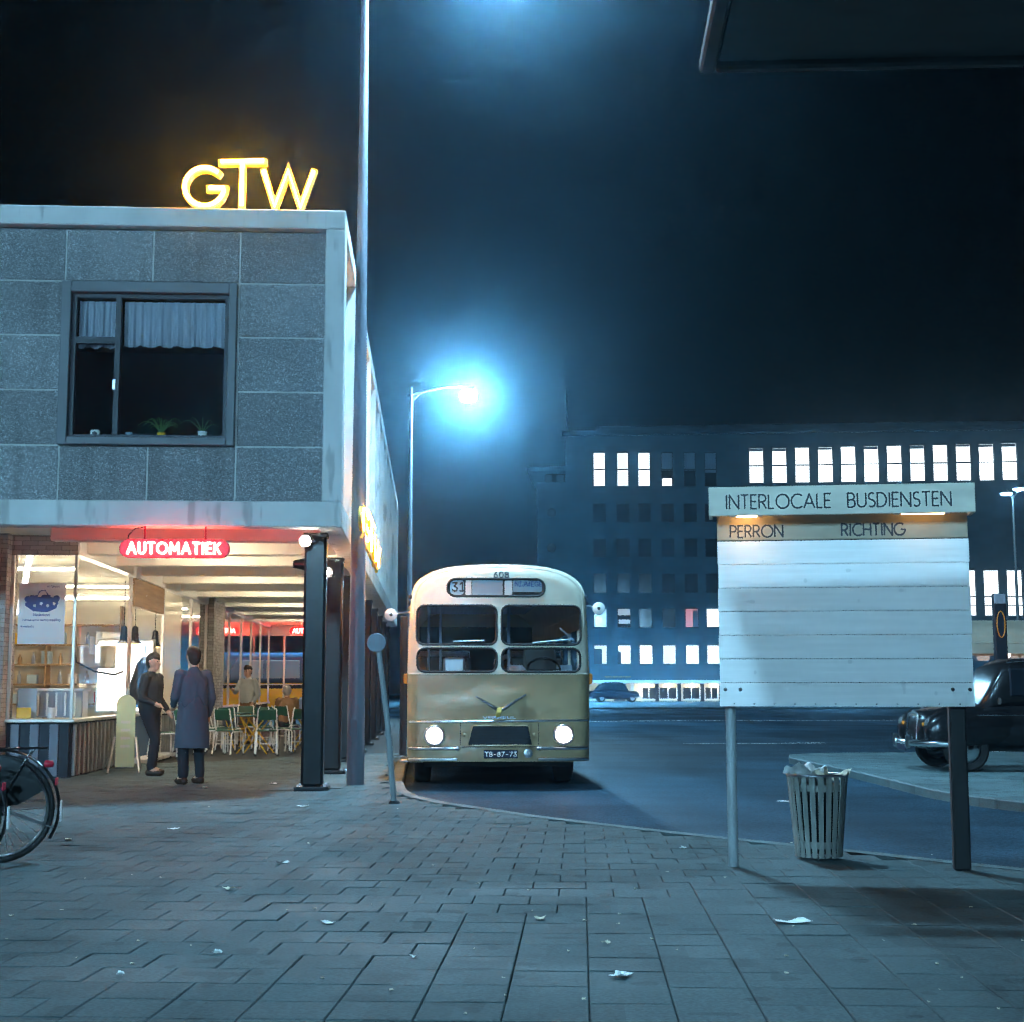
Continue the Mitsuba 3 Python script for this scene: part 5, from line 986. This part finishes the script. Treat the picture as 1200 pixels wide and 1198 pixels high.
def bicycle():
    k = Kit(); R = .335
    for x, n_ in ((0, 'rear'), (1.08, 'front')):
        k.add('wheel', tube([(x + R * math.cos(t), 0, R + .015 + R * math.sin(t)) for t in np.linspace(0, 2 * np.pi, 41)[:-1]], .019, 8, True), 'rubber', True)
        k.add('wheel/rim', tube([(x + (R - .028) * math.cos(t), 0, R + .015 + (R - .028) * math.sin(t)) for t in np.linspace(0, 2 * np.pi, 41)[:-1]], .011, 6, True), 'chrome', True)
        k.add('wheel/spokes', join([rod((x + .02 * math.cos(t + .9 * (-1) ** i), .025 * (-1) ** i, R + .015 + .02 * math.sin(t + .9 * (-1) ** i)), (x + (R - .03) * math.cos(t), 0, R + .015 + (R - .03) * math.sin(t)), .0013, sides=4) for i, t in enumerate(np.linspace(0, 2 * np.pi, 33)[:-1])]), 'chrome', kind='stuff')
        k.add('wheel/hub', lathe([(.012, -.05), (.03, -.035), (.022, 0), (.03, .035), (.012, .05)], 12, 'y', (x, 0, R + .015)), 'steel', True)
        a0, a1 = (-.55, 2.5) if n_ == 'rear' else (.5, 3.6); a0, a1 = (math.pi - a1, math.pi - a0) if n_ == 'rear' else (a0 - .9, a1 - .9 - .4)
        F = []
        for t in np.linspace(a0, a1, 26): F.append([(x + (R + .05 + h) * math.cos(t), w_, R + .015 + (R + .05 + h) * math.sin(t)) for w_, h in ((-.03, -.012), (0, .006), (.03, -.012), (0, .002))])
        k.add('mudguard', loft(F), 'black', True)
        k.add('mudguard/stay', join(rod((x, -.05, R + .015), (x + (R + .04) * math.cos(a1 - .2 if n_ == 'rear' else a0 + .2), -.03, R + .015 + (R + .04) * math.sin(a1 - .2 if n_ == 'rear' else a0 + .2)), .004, sides=5), rod((x, .05, R + .015), (x + (R + .04) * math.cos(a1 - .2 if n_ == 'rear' else a0 + .2), .03, R + .015 + (R + .04) * math.sin(a1 - .2 if n_ == 'rear' else a0 + .2)), .004, sides=5)), 'steel')
    for s_ in (-1, 1): k.add('coat_guard', ex(Polygon([(.30 * math.cos(t), R + .02 + .33 * math.sin(t)) for t in np.linspace(.1, math.pi - .35, 16)] + [(-.12, R + .04), (.1, R + .02)]), .003, 'xz', s_ * .045), 'darkmatt')
    bb, st, hd, hd2 = (.44, 0, .29), (.28, 0, .82), (.92, 0, .86), (.95, 0, .70)
    k.add('frame', join(rod(bb, st, .016), rod(bb, hd2, .017), rod((.30, 0, .78), hd, .015), rod(hd, hd2, .02), rod((0, -.05, R + .015), bb, .010), rod((0, .05, R + .015), bb, .010), rod((0, -.05, R + .015), (.29, 0, .78), .008), rod((0, .05, R + .015), (.29, 0, .78), .008), tube([hd2, (.98, 0, .6), (1.08, -.05, R + .015)], .012, 6), tube([hd2, (.98, 0, .6), (1.08, .05, R + .015)], .012, 6)), 'black', True)
    k.add('chain_case', body([(-.06, .02, R - .03, R + .06), (.2, .025, R - .09, R + .09), (.44, .028, .19, .42), (.56, .02, .24, .36)], 14, 2.5, -.06), 'black', 40)
    k.add('crank', join(rod((.44, -.1, .29), (.56, -.1, .20), .010), rod((.44, .1, .29), (.32, .1, .38), .010)), 'chrome').add('crank/pedal', join(bx(.52, .62, -.19, -.11, .185, .21, .004), bx(.26, .36, .11, .19, .37, .395, .004)), 'rubber')
    k.add('saddle', body([(.10, .07, .90, .95), (.14, .10, .89, .97), (.24, .09, .9, .96), (.36, .035, .9, .945), (.42, .02, .9, .935)], 14, 2.4), 'leather', 40).add('saddle/post', rod(st, (.26, 0, .90), .012), 'chrome')
    k.add('carrier', join(tube([(.26, -.06, .74), (-.25, -.06, .745), (-.29, 0, .745), (-.25, .06, .745), (.26, .06, .74)], .007, 6), rod((-.2, -.06, .74), (0, -.06, R + .03), .006), rod((-.2, .06, .74), (0, .06, R + .03), .006), rod((-.1, -.06, .745), (-.1, .06, .745), .005), rod((.05, -.06, .745), (.05, .06, .745), .005)), 'black')
    k.add('reflector', bx(-.365, -.352, -.04, .04, .50, .55, .004), 'red').add('tail_lamp', lathe([(0, -.05), (.022, -.04), (.024, .01), (0, .02)], 12, 'x', (-.29, 0, .64)), 'red', True)
    k.add('rear_patch', turned(bx(-.004, .004, -.03, .03, -.07, .07, .003), trimesh.transformations.translation_matrix([-.392, 0, .33])), 'whitegloss')
    k.add('handlebar', tube([(.72, -.30, .95), (.84, -.30, 1.0), (.90, -.18, 1.02), (.90, 0, 1.02), (.90, .18, 1.02), (.84, .30, 1.0), (.72, .30, .95)], .011, 8), 'chrome', True).add('handlebar/stem', rod((.91, 0, .84), (.90, 0, 1.02), .012), 'chrome')
    for s_ in (-1, 1): k.add('grip', rod((.72, s_ * .30, .95), (.82, s_ * .30, .99), .017), 'rubber')
    k.add('front_lamp', lathe([(0, .05), (.04, .045), (.045, .0), (.02, -.05), (0, -.055)], 14, 'x', (1.02, 0, .86)), 'chrome', True)
    return k
bk = bicycle()
bk.put('bicycle', at(-3.11, 10.95, 0, .12 - math.pi + .0, 1.09) @ np.diag([1, 1, 1, 1.0]), 'black bicycle parked at the left edge with its whole rear wheel showing', 'bicycle')
bk.put('bicycle', at(-3.33, 10.4, 0, math.pi + .1, 1.09), 'second black bicycle cut by the left edge, only a strip of its rear wheel showing', 'bicycle')
